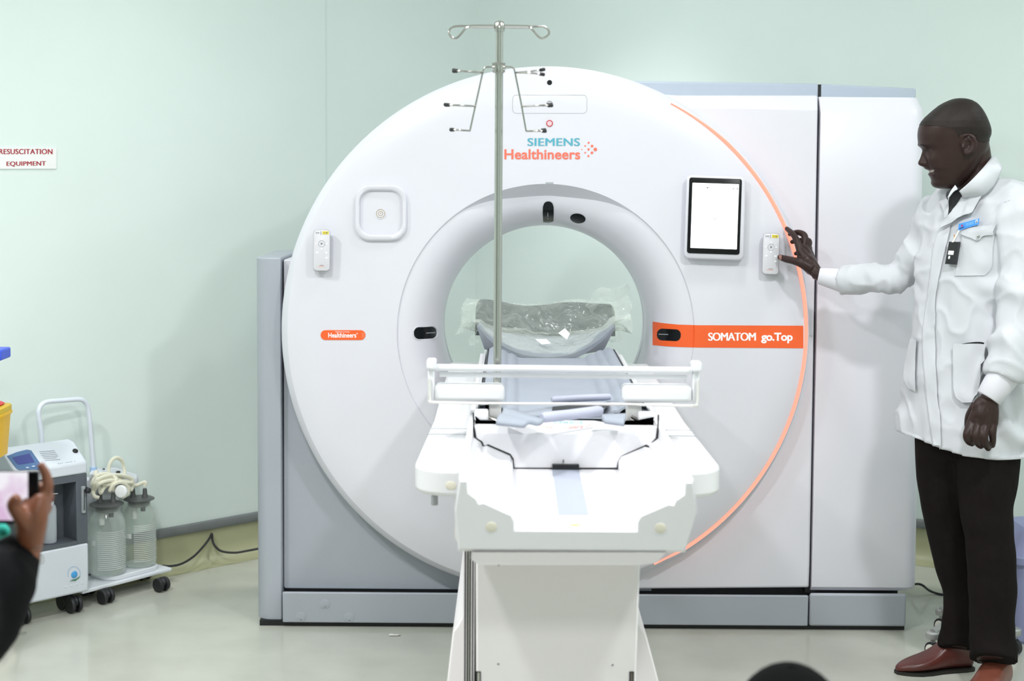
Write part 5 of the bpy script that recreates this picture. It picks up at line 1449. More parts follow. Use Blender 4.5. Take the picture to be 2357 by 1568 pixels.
# trousers
rl = [(1000, 2172, 4.63, 66), (1100, 2176, 4.64, 65), (1180, 2184, 4.65, 60), (1250, 2191, 4.66, 53), (1320, 2202, 4.67, 46), (1370, 2208, 4.67, 40), (1440, 2203, 4.67, 38), (1475, 2199, 4.67, 38), (1494, 2199, 4.66, 39)]
ll = [(1000, 2277, 4.53, 72), (1100, 2273, 4.51, 69), (1170, 2270, 4.50, 60), (1250, 2279, 4.49, 54), (1326, 2284, 4.49, 53), (1400, 2284, 4.49, 51), (1450, 2284, 4.49, 50), (1490, 2286, 4.48, 52), (1522, 2286, 4.46, 53)]
tr = MB()
for tab in (rl, ll):
    p_, r_ = limb([(x, y, Y, r) for y, x, Y, r in tab]); tr.tube(p_, r_, 24)
tr.rings([torso_ring(y, 2112, 2342, k=.84) for y in (960, 1000, 1052)])
def tr_folds(co, n_):
    d = 0.003 * noise.noise(Vector((co.x * 10, co.y * 10, co.z * 3)))
    if co.z < 0.30: d += 0.008 * smooth01(0.30, 0.10, co.z) * noise.noise(Vector((co.x * 8, co.y * 8, co.z * 22)))
    d += 0.004 * noise.noise(Vector((co.x * 5, co.y * 5, co.z * 14))) * smooth01(.75, .5, co.z)
    return d
TRO = mesh_obj('trousers', voxel_union(tr, 0.0075, 3, tr_folds), M_trous, MAN, 'dark brown trousers')

# shoes
def shoe(heel, toe, m, lab, w=0.047):
    heel = Vector(heel); toe = Vector(toe); d = (toe - heel); L = d.length; d.normalize(); sd_ = Vector((-d.y, d.x, 0))
    def sec_(t, hw, h, zb, n=20):
        c = heel + d * (L * t); out = []
        for k in range(n):
            a = 2 * PI * k / n; ca, sa = math.cos(a), math.sin(a)
            z = zb + (h * 0.5) * (1 + (abs(sa) ** 0.8) * (1 if sa > 0 else -1))
            out.append(c + sd_ * (hw * math.copysign(abs(ca) ** .75, ca)) + Vector((0, 0, z)))
        return out
    up = MB(); up.rings([sec_(t, w * a, h, 0.008) for t, a, h in ((0.0, .45, .05), (.02, .62, .070), (.10, .76, .088), (.22, .78, .092), (.36, .80, .088), (.44, .84, .074), (.52, .90, .058), (.62, .97, .047), (.72, .98, .039), (.84, .80, .031), (.93, .52, .024), (.985, .28, .017), (1.0, .12, .010))])
    u = obj('shoe', up, m, MAN, smooth=60, sub=1, label=lab)
    so = MB(); so.rings([[p + Vector((0, 0, 0)) for p in r] for r in
        [[heel + d * (L * t) + sd_ * (w * a * s_) + Vector((0, 0, z)) for (s_, z) in ((-1, .0), (1, .0), (1.0, .010), (-1.0, .010))] for t, a in ((-.01, .5), (.03, .72), (.12, .82), (.30, .80), (.45, .84), (.60, 1.0), (.74, 1.0), (.86, .80), (.95, .50), (1.005, .2))]]); obj('sole', so, M_sole, u, smooth=30)
    for k in range(3):
        c = heel + d * (L * (.43 + .05 * k)) + Vector((0, 0, .008 + .072 - .013 * k))
        lb = MB(); lb.tube([c + sd_ * (.022 * q) + Vector((0, 0, -.012 * q * q)) for q in (-1, -.5, 0, .5, 1)], .0028, 8); obj('lace', lb, M_sole, u)
    return u
h1 = PZ(2246, 1538, 0.0); t1 = PZ(2063, 1549, 0.0)
h1 = Vector((P(2244, 1500, 4.66).x, 4.70, 0)); t1 = PZ(2062, 1551, 0.0)
shoe(h1, t1, M_shoe, 'oxblood leather lace-up shoe, toe to the left')
h2 = Vector((P(2318, 1500, 4.52).x, 4.55, 0)); t2 = h2 + Vector((-0.17, -0.235, 0))
shoe(h2, t2, M_shoe_lit, 'lit oxblood leather lace-up shoe, nearer the camera', 0.052)

# ---- the body: head, neck, trunk, arms, hands and legs in one skin
YHD = 4.56
U = 1.0 / 4.355                      # picture points per unit of the head drawing
def hp(cx, cy, Y=YHD): return P(2050 + cx * U, 200 + cy * U, Y)
MU = U * MP * (YHD / YM)             # metres per unit
T_xf = [(113, 690), (117, 650), (124, 622), (135, 592), (160, 538), (185, 496), (225, 446), (265, 400), (305, 356), (345, 322), (380, 302), (410, 289), (440, 282), (480, 278), (520, 280), (560, 284), (582, 288), (600, 302), (620, 316), (640, 322), (680, 330), (740, 345), (770, 348), (790, 350), (808, 350), (822, 358), (832, 372), (846, 384), (858, 388), (868, 390), (890, 396), (905, 402), (925, 413), (940, 417), (958, 416), (975, 417), (992, 424), (1005, 434), (1016, 462), (1022, 500)]
T_xb = [(113, 710), (117, 745), (124, 772), (135, 805), (160, 846), (185, 872), (225, 902), (265, 926), (305, 946), (345, 963), (380, 976), (410, 985), (440, 991), (480, 988), (510, 976), (522, 970), (545, 974), (600, 968), (660, 945), (700, 920), (770, 880), (830, 845), (905, 790), (975, 720), (1022, 600)]
T_w = [(113, 12), (117, 62), (124, 96), (135, 130), (160, 174), (185, 204), (225, 236), (265, 258), (305, 274), (345, 284), (410, 290), (480, 286), (560, 276), (640, 266), (700, 258), (770, 246), (830, 232), (870, 218), (905, 202), (940, 180), (975, 150), (1005, 104), (1022, 50)]
def g(x, c, s_): return math.exp(-((x - c) / s_) ** 2)
def head_point(cy, t, grow=0.0):
    xf, xb, w = interp(T_xf, cy), interp(T_xb, cy), interp(T_w, cy) + grow
    xf -= grow; xb += grow
    xc = xf + (xb - xf) * 0.56
    ct, st = math.cos(t), math.sin(t)
    nx = 2.25
    c_ = math.copysign(abs(ct) ** (2 / nx), ct); s_ = math.copysign(abs(st) ** (2 / nx), st)
    y = w * s_
    x = xc - (xc - xf) * c_ if c_ > 0 else xc - (xb - xc) * c_
    if c_ > 0 and 560 < cy < 1010:
        ay = abs(y)
        nose = max(0.0, (interp([(600, 0), (640, 4), (680, 24), (720, 48), (752, 68), (770, 72), (786, 64), (798, 34), (808, 6), (820, 0)], cy)))
        x -= nose * math.exp(-(y / (26 + 26 * smooth01(700, 775, cy))) ** 4)
        x += 26 * g(cy, 640, 34) * g(ay, 105, 52)                       # eye socket
        x += -10 * g(cy, 655, 16) * g(ay, 105, 40)                      # eyeball under the lid
        x -= 12 * g(cy, 590, 20) * g(ay, 85, 70)                        # brow
        x -= 26 * g(cy, 735, 52) * g(ay, 135, 58)                       # smiling cheek
        x += 14 * g(cy - 0.5 * (ay - 60), 800, 26) * g(ay, 88, 26)      # fold beside the nose
        x += 30 * g(cy, 848, 13) * g(ay, 0, 92)                         # parted lips
        x -= 14 * g(cy, 822, 11) * g(ay, 0, 70)
        x -= 16 * g(cy, 878, 15) * g(ay, 0, 62)
        x -= 8 * g(cy, 962, 30) * g(ay, 0, 70)                          # chin
    return x, y
def head_world(cy, t, grow=0.0):
    x, y = head_point(cy, t, grow)
    p = hp(x, cy); return Vector((p.x, YHD + y * MU, p.z))
body = MB()
NT = 110
rows_cy = [113, 114.5, 117, 120, 124] + [129 + 6 * k for k in range(149)] + [1021]
body.rings([[head_world(cy, 2 * PI * k / NT) for k in range(NT)] for cy in rows_cy])
# neck
body.rings([[ (lambda c: Vector((c.x + hx_ * MU * math.cos(t), YHD + .005 + hy_ * MU * math.sin(t), c.z)))(hp(cx, cy)) for t in [2 * PI * k / 40 for k in range(40)]] for cx, cy, hx_, hy_ in ((820, 480, 130, 150), (826, 560, 158, 172), (838, 640, 160, 178), (850, 720, 158, 180), (858, 800, 160, 184), (862, 880, 168, 192), (870, 980, 180, 215), (880, 1060, 200, 250))])
# ear on the near side
def ear_pt(cx, cy, out=0.0):
    x_ = (cx - 620) / 130.0
    return Vector((hp(cx, cy).x, YHD - 268 * MU - 0.004 - 0.014 * max(0, x_) - out, hp(cx, cy).z))
for sgn in (1, -1):
    def E(cx, cy, out=0.0):
        p = ear_pt(cx, cy, out); 
        if sgn < 0: p.y = 2 * YHD - p.y
        return p
    hel = spline([E(628, 575), E(622, 535, .003), (E(640, 500, .005)), E(680, 487, .006), E(718, 503, .006), E(742, 548, .006), E(742, 592, .005), E(728, 630, .004), E(702, 660, .003), E(672, 680, .002), E(650, 668, .0)], 5)
    body.tube(hel, [0.0042 + 0.0012 * math.sin(PI * k / (len(hel) - 1)) for k in range(len(hel))], 10)
    body.tube([E(655, 650, .000), E(670, 668, .001), E(690, 655, .001)], 0.0065, 10)
    body.tube(spline([E(655, 540, .001), E(690, 530, .003), E(716, 560, .003), E(714, 600, .003), E(690, 632, .002)], 4), 0.0034, 8)
    body.tube([E(632, 590, .003), E(634, 612, .004), E(642, 628, .002)], 0.0042, 8)
    a_ = E(683, 582, -0.005); body.ell(a_, (60 * MU, 0.006, 88 * MU), 16, 10, Matrix.Rotation(math.radians(6 * sgn), 3, 'Z'))
# trunk, arms and legs under the clothes
body.rings([torso_ring(py, xl, xr, 32, .78) for py, xl, xr in [(430, 2205, 2335)] + coat_tab[3:13]])
for tab, k in ((rs, .62), (ls, .62)):
    p_, r_ = limb(tab, k); body.tube(p_, r_, 16)
for tab in (rl, ll):
    p_, r_ = limb([(x, y, Y, r) for y, x, Y, r in tab], .72); body.tube(p_, r_, 16)
# right hand, reaching to the light strip
q_ = 1 / 7.842
def rh(cx, cy, Y): return P(1680 + cx * q_, 480 + cy * q_, Y)
W0_ = rh(1680, 1225, 4.880); W1_ = rh(1560, 1160, 4.90)
body.tube([wristR, W0_, W1_], [.030, .0255, .0245], 16, squash=.9)
def seg(pts, rr): 
    sp_ = spline(pts, 5); r2 = [v.x for v in spline([(r, 0, 0) for r in rr], 5)]; body.tube(sp_, r2, 14); q = r2[-1]; body.ell(sp_[-1], (q, q, q), 12, 8)
mcp = [rh(1265, 745, 4.935), rh(1335, 700, 4.955), rh(1395, 715, 4.975), rh(1425, 790, 4.99)]
for k, m_ in enumerate(mcp):
    st_ = W1_.lerp(rh(1500, 1110 + 12 * k, 4.905 + .008 * k), .5)
    seg([st_, st_.lerp(m_, .5), m_], [.019, .0175, .0135])
seg([W1_, rh(1420, 960, 4.915), rh(1330, 830, 4.94)], [.021, .022, .014])
seg([rh(1480, 1120, 4.915), rh(1330, 960, 4.945), rh(1270, 830, 4.96)], [.018, .019, .012])
seg([mcp[0], rh(1215, 590, 4.945), rh(1135, 460, 4.975), rh(1030, 366, 5.012)], [.0130, .0112, .0098, .0080])
seg([mcp[1], rh(1350, 500, 4.965), rh(1230, 432, 4.990), rh(1085, 462, 5.0145)], [.0130, .0112, .0096, .0078])
seg([mcp[2], rh(1425, 590, 4.990), rh(1290, 575, 5.010), rh(1125, 603, 5.0165)], [.0124, .0106, .0092, .0076])
seg([mcp[3], rh(1425, 690, 5.0), rh(1300, 760, 5.012), rh(1190, 815, 5.0175)], [.0112, .0094, .0082, .0070])
seg([rh(1470, 1080, 4.90), rh(1300, 985, 4.905), rh(1150, 945, 4.925), rh(1020, 915, 4.95), rh(905, 880, 4.972)], [.0195, .0165, .0125, .0118, .0092])
# left hand, hanging loosely
def lh(cx, cy, Y): return P(2020 + cx / 3.015, 560 + cy / 3.015, Y)
V0_ = lh(800, 1000, 4.365); V1_ = lh(765, 1090, 4.36)
body.tube([wristL, V0_, V1_], [.032, .0275, .0285], 16, squash=.8)
mc = [lh(655, 1245, 4.365), lh(700, 1262, 4.350), lh(752, 1262, 4.345), lh(802, 1245, 4.350)]
for k, m_ in enumerate(mc):
    st_ = V1_.lerp(lh(735 + 20 * k, 1100, 4.36), .6)
    seg([st_, st_.lerp(m_, .5), m_], [.0215, .0205, .0150])
seg([lh(730, 1120, 4.365), lh(725, 1200, 4.355), lh(735, 1250, 4.352)], [.024, .024, .013])
body.ell(lh(742, 1150, 4.362), (.037, .021, .040), 18, 12)
seg([mc[0], lh(622, 1330, 4.350), lh(632, 1372, 4.365), lh(655, 1390, 4.385)], [.0142, .0128, .0112, .0092])
seg([mc[1], lh(682, 1340, 4.335), lh(695, 1385, 4.348), lh(716, 1408, 4.368)], [.0142, .0126, .0110, .0090])
seg([mc[2], lh(738, 1345, 4.330), lh(752, 1395, 4.342), lh(768, 1424, 4.360)], [.0138, .0122, .0106, .0088])
seg([mc[3], lh(798, 1322, 4.338), lh(800, 1370, 4.348), lh(798, 1404, 4.364)], [.0126, .0110, .0096, .0080])
seg([lh(690, 1130, 4.385), lh(645, 1200, 4.405), lh(632, 1270, 4.420), lh(640, 1320, 4.425)], [.018, .0155, .0125, .0098])
body_me = voxel_union(body, 0.0026, 2)
BODY = mesh_obj('body', body_me, M_skin, MAN)
T_body = bvh_of(body_me)
# close-cropped hair
def hair_limit(cx):
    return 3 * noise.noise(Vector((cx * .05, 0, 0))) + interp([(270, 372), (330, 392), (420, 402), (500, 412), (560, 440), (590, 500), (606, 560), (622, 545), (640, 488), (700, 470), (760, 492), (790, 548), (860, 565), (940, 545), (1000, 520)], cx)
hm = MB(); rows = [114, 117, 120, 124] + [129 + 3 * k for k in range(150)]
NH = 240
idx = {}
for i, cy in enumerate(rows):
    for k in range(NH):
        t = 2 * PI * k / NH; x, y = head_point(cy, t)
        idx[i, k] = (x, cy); hm.v.append(head_world(cy, t, 4.2))
for i in range(len(rows) - 1):
    for k in range(NH):
        k2 = (k + 1) % NH
        if all(idx[a][1] < hair_limit(idx[a][0]) for a in ((i, k), (i, k2), (i + 1, k), (i + 1, k2))):
            hm.f.append((i * NH + k, i * NH + k2, (i + 1) * NH + k2, (i + 1) * NH + k))
hm.f.append(tuple(range(NH)))
o_ = obj('hair', hm, M_hair, MAN, smooth=180, label='close-cropped black hair')
bm = bmesh.new(); bm.from_mesh(o_.data); bmesh.ops.delete(bm, geom=[v for v in bm.verts if not v.link_faces], context='VERTS'); bm.to_mesh(o_.data); bm.free()
# teeth, lid line, brow, nails
def hd(cx, cy): return (2050 + cx * U, 200 + cy * U)
trees = [T_body]
drape('teeth', trees, [hd(386, 838), hd(405, 832), hd(425, 830), hd(438, 834)], [hd(391, 854), hd(408, 858), hd(424, 853), hd(436, 842)], 0.0004, mat('teeth', (186, 174, 162), 0.4), MAN, nv=5, thick=0.002, sub=3)
drape('lips', trees, [hd(394, 872), hd(412, 874), hd(430, 864), hd(444, 846)], [hd(398, 886), hd(416, 890), hd(436, 874), hd(450, 848)], 0.0008, mat('lip_skin', (54, 34, 31), 0.4), MAN, nv=5, thick=0.002, sub=3)
drape('eyelid_line', trees, [hd(326, 640), hd(345, 638), hd(362, 631), hd(376, 626)], [hd(328, 650), hd(346, 647), hd(363, 638), hd(377, 629)], 0.0008, M_black, MAN, nv=3, thick=0.001, sub=3)
drape('eyebrow', trees, [hd(296, 574), hd(318, 578), hd(345, 590), hd(368, 604)], [hd(298, 586), hd(320, 594), hd(345, 603), hd(368, 610)], 0.0007, M_hair, MAN, nv=3, thick=0.001, sub=3)
nailc = mat('thumb_nail', (150, 106, 92), 0.3)
def rhp(cx, cy): return (1680 + cx * q_, 480 + cy * q_)
drape('thumb_nail', trees, [rhp(888, 846), rhp(915, 845), rhp(940, 852)], [rhp(890, 905), rhp(912, 925), rhp(936, 922)], 0.0009, nailc, MAN, nv=5, thick=0.0012, sub=3)

# shirt cuffs
def cuff(pts, rad, lab):
    mb = MB(); R = []
    sp_ = [Vector(p) for p in pts]
    mb.tube([sp_[0], sp_[0].lerp(sp_[1], .03), sp_[0].lerp(sp_[1], .5), sp_[1]], [rad[0] * .94, rad[0], (rad[0] + rad[1]) / 2, rad[1]], 28, caps=True)
    return obj('shirt_cuff', mb, M_shirt, MAN, smooth=60, label=lab)
cuff([P(1884, 635, 4.885), P(1940, 646, 4.868)], [.0265, .0385], 'white shirt cuff')
cuff([P(2275, 917, 4.362), P(2312, 862, 4.366)], [.0370, .0455], 'white shirt cuff')
mb = MB(); pa, ra = P(2330, 905, 4.34), .004
mb.ell(drape_pt([T_coat], 2338, 870, .002) or pa, (.005, .004, .005), 10, 6); 

# ---- the coat's own pieces
TB_ = [T_coat, T_body]
c5 = hd
# tie and shirt front in the opening
drape('shirt_front', [T_coat], [c5(640, 1000), c5(585, 1110), c5(575, 1320)], [c5(700, 1020), c5(745, 1130), c5(640, 1320)], 0.003, M_shirt, MAN, nv=8, thick=.002)
drape('tie', [T_coat], [c5(622, 1036), c5(606, 1120), c5(598, 1200), c5(597, 1290)], [c5(690, 1036), c5(732, 1120), c5(680, 1210), c5(602, 1296)], 0.008, M_tie, MAN, nv=8, thick=.003, label='black tie')
def stand(name, A, ya, B, yb, m, parent, off=.012, nv=10, thick=.004, bulge=.012, sub=5):
    """collar cloth standing off the neck: edge A at given distances, edge B lying on the coat"""
    a = spline([P(x, y, d) for (x, y), d in zip(A, ya)], sub); rows = []
    b_ = []
    for (x, y), d in zip(B, yb):
        h = drape_pt([T_coat], x, y, off) if d is None else P(x, y, d)
        b_.append(h or P(x, y, 4.48))
    b = spline(b_, sub)
    for p, q in zip(a, b):
        rows.append([p.lerp(q, k / nv) + Vector((.0, -bulge * math.sin(PI * k / nv), 0)) for k in range(nv + 1)])
    mb = MB(); mb.grid(rows)
    o = obj(name, mb, m, parent, smooth=60); md = o.modifiers.new('solidify', 'SOLIDIFY'); md.thickness = thick; md.offset = 0
    return o
stand('coat_collar', [c5(1012, 708), c5(945, 792), c5(862, 884), c5(780, 966), c5(688, 1046)], [4.535, 4.478, 4.462, 4.466, 4.49], [c5(1114, 826), c5(1076, 910), c5(1012, 1016), c5(925, 1104), c5(735, 1130)], [None] * 5, M_coat, COAT)
stand('coat_collar', [c5(1012, 708), c5(1034, 700), c5(1060, 716)], [4.535, 4.56, 4.59], [c5(1114, 826), c5(1112, 800), c5(1100, 790)], [None, 4.56, 4.60], M_coat, COAT, bulge=0)
stand('shirt_collar', [c5(648, 985), c5(606, 1040), c5(572, 1112)], [4.50, 4.492, 4.49], [c5(672, 1030), c5(634, 1050), c5(582, 1110)], [4.49, 4.488, 4.488], mat('shirt_collar_grey', (206, 210, 214), .7), MAN, nv=5, thick=.002, bulge=.002)
drape('lapel', TB_, [c5(732, 1122), c5(690, 1190), c5(640, 1250), c5(580, 1322), c5(520, 1400)], [c5(935, 1098), c5(885, 1180), c5(820, 1262), c5(690, 1330), c5(515, 1424)], 0.013, M_coat, COAT, nv=10, thick=.004)
drape('lapel', [T_coat], [c5(604, 1040), c5(580, 1070), c5(572, 1116), c5(598, 1180), c5(590, 1290)], [c5(520, 1040), c5(480, 1090), c5(500, 1160), c5(540, 1230), c5(560, 1320)], 0.008, M_coat, COAT, nv=8, thick=.003)
def cr(x, y): return (2020 + x / 3.015, 560 + y / 3.015)
drape('placket', [T_coat], [(2168, 512), cr(395, 40), cr(360, 330), cr(330, 520), cr(320, 650), cr(328, 850), cr(345, 1050), cr(372, 1260), cr(400, 1436)], [(2192, 512), cr(470, 60), cr(412, 330), cr(402, 520), cr(402, 650), cr(408, 850), cr(420, 1050), cr(440, 1260), cr(440, 1444)], 0.004, M_coat, COAT, nv=8, thick=.004, ripple=.0035, sub=7)
def pk(x, y): return (2120 + x / 7.84, 460 + y / 7.84)
drape('chest_pocket', [T_coat], [pk(760, 560), pk(700, 900), pk(650, 1200), pk(612, 1374)], [pk(1360, 520), pk(1300, 850), pk(1272, 1205), pk(1150, 1368)], 0.002, M_coat, COAT, nv=14, thick=.003)
fl = drape('pocket_flap', [T_coat], [pk(772, 545), pk(900, 512), pk(1050, 490), pk(1200, 468), pk(1384, 430)], [pk(725, 612), pk(900, 690), pk(1035, 738), pk(1140, 645), pk(1322, 622)], 0.006, M_coat, COAT, nv=8, thick=.004)
c = drape_pt([T_coat], *pk(1045, 655), .0125); mb = MB(); mb.ell(c, (.0052, .0024, .0052), 14, 8); obj('snap_button', mb, M_steel, fl)
drape('hip_pocket', [T_coat], [cr(533, 694), cr(534, 850), cr(540, 1040), cr(595, 1104)], [cr(756, 704), cr(736, 850), cr(704, 1020), cr(655, 1098)], 0.0095, M_coat, COAT, nv=12, thick=.003)
drape('hip_pocket', [T_coat], [cr(246, 662), cr(212, 800), cr(196, 940), cr(228, 1010)], [cr(282, 668), cr(276, 800), cr(272, 940), cr(274, 1030)], 0.007, M_coat, COAT, nv=6, thick=.005)
# things carried on the coat
def card(name, pts, o0, o1, m, parent):
    A = [drape_pt([T_coat], x, y, o0) for x, y in pts]
    n_ = (A[1] - A[0]).cross(A[2] - A[0]).normalized()
    if n_.y > 0: n_ = -n_
    mb = MB(); mb.rings([[a for a in A], [a + n_ * (o1 - o0) for a in A]]); return obj(name, mb, m, parent, bevel=0.0), A, n_
NB = thing('name_badge', 'blue name badge clipped above the chest pocket of the lab coat', 'name badge', drape_pt([T_coat], 2235, 517, .01))
M_badge = mat('badge_blue', (72, 150, 236), 0.4)
bo, A, n_ = card('badge_card', [pk(720, 430), pk(1078, 338), pk(1062, 456), pk(704, 562)], .010, .0125, M_badge, NB)
def on_card(A, n_, u, v, e): return A[0].lerp(A[1], u).lerp(A[3].lerp(A[2], u), v) + n_ * e
mb = MB()
for v, a, b in ((.30, .36, .78), (.46, .38, .72), (.60, .40, .74)):
    mb.add([on_card(A, n_, u, v + dv, .0030) for u, dv in ((a, -.03), (b, -.03), (b, .03), (a, .03))], [(0, 1, 2, 3)])
obj('badge_print', mb, mat('badge_print', (140, 190, 246), .5), bo, smooth=0)
mb = MB(); mb.add([on_card(A, n_, .18 + .045 * math.cos(t), .42 + .16 * math.sin(t), .0031) for t in [2 * PI * k / 16 for k in range(16)]], [tuple(range(16))]); obj('badge_crest', mb, M_red, bo, smooth=0)
mb = MB(); mb.add([on_card(A, n_, u, v, .0031) for u, v in ((.06, .70), (.30, .66), (.30, .78), (.06, .84))], [(0, 1, 2, 3)]); obj('badge_footer', mb, mat('badge_navy', (28, 40, 96), .5), bo, smooth=0)
mb = MB(); mb.add([on_card(A, n_, u, v, .0031) for u, v in ((.84, .12), (.95, .10), (.95, .62), (.84, .66))], [(0, 1, 2, 3)]); obj('badge_picture', mb, mat('badge_pale', (206, 214, 220), .5), bo, smooth=0)
mb = MB(); mb.add([on_card(A, n_, u, v, .0033) for u, v in ((.895, .22), (.925, .58), (.865, .58))], [(0, 1, 2)]); obj('badge_figure', mb, mat('badge_dark', (70, 70, 60), .5), bo, smooth=0)
DS = thing('dosimeter_tag', 'black tag with a white label hanging from a cream strap under the badge', 'tag', drape_pt([T_coat], 2196, 585, .01))
do, A2_, n2_ = card('tag_body', [pk(556, 768), pk(730, 768), pk(662, 1172), pk(488, 1162)], .006, .018, mat('tag_black', (24, 25, 28), 0.4), DS)
def dq(u0, v0, u1, v1, m, nm):
    mb = MB(); mb.rings([[on_card(A2_, n2_, u, v, e) for u, v in ((u0, v0), (u1, v0), (u1, v1), (u0, v1))] for e in (.0115, .0125)]); obj(nm, mb, m, do, smooth=0)
dq(.12, .40, .66, .58, M_inkwhite, 'tag_label')
mb = MB(); mb.add([on_card(A2_, n2_, .30 + .10 * math.cos(t), .70 + .075 * math.sin(t), .0126) for t in [2 * PI * k / 16 for k in range(16)]], [tuple(range(16))]); obj('tag_mark', mb, M_inkwhite, do, smooth=0)
dq(.20, .485, .58, .497, M_grey_ink, 'tag_print'); dq(.28, .86, .48, .92, M_black, 'tag_slot')
a = drape_pt([T_coat], *pk(722, 555), .012); b = drape_pt([T_coat], *pk(625, 790), .0195)
mb = MB(); sx = Vector((.0026, 0, .0006)); mb.rings([[p - sx, p + sx, p + sx + Vector((0, .0015, 0)), p - sx + Vector((0, .0015, 0))] for p in (a, a.lerp(b, .5), b)]); obj('tag_strap', mb, mat('cream_strap', (238, 234, 220), .6), DS)
a = drape_pt([T_coat], *pk(632, 655), .010); mb = MB(); mb.ell(a, (.0016, .0012, .0045), 8, 6); obj('amber_clip', mb, mat('amber', (200, 130, 30), .4), DS)
PH = drape('pocket_phone', [T_coat], [cr(588, 698), cr(640, 690), cr(715, 686), cr(742, 692)], [cr(592, 712), cr(640, 716), cr(715, 716), cr(738, 710)], 0.0044, M_tab, None, nv=4, thick=.0015)
tag(PH, 'dark phone peeping out of the hip pocket of the lab coat', 'phone')
# ---- onlooker at the left edge, holding up a phone; only the forearm and hand come into view
M_jack = mat('black_jacket', (13, 13, 15), 0.9, noise_amt=0.1, bump=0.15, bump_scale=200, spec=0.12)
M_tealg = mat('teal_garment', (36, 176, 158), 0.7, noise_amt=0.03)
YL = 2.30
def lp(px, py, dy=0.0): return P(px, py, YL + dy)
ML = (P(100, 1100, YL).x - P(0, 1100, YL).x) / 100.0
LM = thing('person', 'onlooker in a black jacket at the left edge, raising a phone in one hand', 'person', Vector((P(-300, 1500, YL).x, YL, 0)))
bd = MB()
def lseg(pts, rr, b=bd, n=14, sub=5, sq=None):
    sp_ = spline(pts, sub); r2 = [v.x for v in spline([(r * ML, 0, 0) for r in rr], sub)]; b.tube(sp_, r2, n, squash=sq)
wr = lp(72, 1262, .02)
lseg([lp(40, 1300, .015), wr, lp(72, 1222, .01)], [24, 25, 29])
# palm and thumb base, then thumb in front of the phone and fingers behind it
lseg([lp(72, 1250, .01), lp(84, 1190, .0), lp(96, 1140, .005)], [28, 27, 17])
lseg([lp(70, 1245, .01), lp(62, 1195, .0), lp(72, 1150, .01)], [28, 29, 18])
lseg([lp(66, 1215, -.005), lp(40, 1180, -.022), lp(30, 1160, -.028), lp(44, 1143, -.030)], [19, 17, 15, 12])
lseg([lp(98, 1150, .008), lp(110, 1120, .010), lp(105, 1092, .012), lp(91, 1066, .010)], [15, 13.5, 12, 9.5])
lseg([lp(100, 1165, .012), lp(112, 1142, .022), lp(96, 1122, .030), lp(66, 1112, .032)], [14, 13, 11.5, 9.5])
lseg([lp(98, 1180, .014), lp(108, 1166, .026), lp(90, 1150, .034), lp(60, 1142, .036)], [14, 13, 11, 9])
lseg([lp(92, 1196, .016), lp(100, 1186, .028), lp(84, 1176, .036), lp(56, 1172, .038)], [13, 12, 10, 8.5])
# trunk, neck, head and far arm, outside the picture
ex = P(-300, 1000, YL).x
def tri(z, a, b, n=28): return [Vector((ex + a * math.cos(t), YL - .30 + b * math.sin(t), z)) for t in [2 * PI * k / n for k in range(n)]]
bd.rings([tri(z, a, b) for z, a, b in ((.02, .10, .08), (.5, .13, .11), (.85, .16, .12), (1.1, .15, .11), (1.3, .18, .11), (1.38, .12, .09), (1.40, .072, .065), (1.44, .060, .060), (1.50, .058, .060), (1.56, .058, .062))])
for s_ in (-1, 1): bd.ell((ex + s_ * .078, YL - .28, 1.575), (.010, .018, .030), 12, 8)
bd.ell((ex, YL - .178, 1.565), (.014, .018, .022), 12, 8)
bd.ell((ex, YL - .27, 1.585), (.075, .095, .115), 24, 16)
sh = Vector((ex + .15, YL - .28, 1.30)); el = lp(-110, 1440, -.12)
bd.tube(spline([sh, el, lp(22, 1308, .0), wr], 6), [.045] * 7 + [.035] * 6 + [.022] * 6, 14)
me_ = voxel_union(bd, 0.0035, 3)
mesh_obj('body', me_, M_skin2, LM)
jk = MB()
jk.rings([tri(z, a * 1.14, b * 1.18) for z, a, b in ((.80, .16, .125), (1.1, .155, .115), (1.3, .185, .112), (1.38, .13, .095), (1.40, .10, .08))])
jk.tube(spline([sh, el, lp(-8, 1345, -.03), lp(22, 1308, .0), lp(46, 1274, .018), lp(60, 1250, .022)], 6), [v.x for v in spline([(.075, 0, 0), (.070, 0, 0), (.058, 0, 0), (.047, 0, 0), (.035, 0, 0), (.027, 0, 0)], 6)], 22)
sh2 = Vector((ex - .15, YL - .28, 1.30)); jk.tube(spline([sh2, Vector((ex - .24, YL - .25, 1.0)), Vector((ex - .16, YL + .02, .95))], 6), .055, 18)
mesh_obj('jacket', voxel_union(jk, 0.006, 3, lambda c, n_: .004 * noise.noise(c * 14)), M_jack, LM, 'black jacket')
tl = MB(); tl.tube(spline([lp(-60, 1236, .06), lp(-20, 1222, .06), lp(8, 1224, .06), lp(14, 1232, .055)], 5), [v.x for v in spline([(24 * ML, 0, 0), (24 * ML, 0, 0), (17 * ML, 0, 0), (6 * ML, 0, 0)], 5)], 14)
obj('teal_scarf', tl, M_tealg, LM, smooth=60, label='teal cloth behind the hand')
hr_ = MB(); hr_.ell((ex, YL - .288, 1.625), (.081, .094, .088), 24, 14); obj('hair', hr_, M_hair, LM)
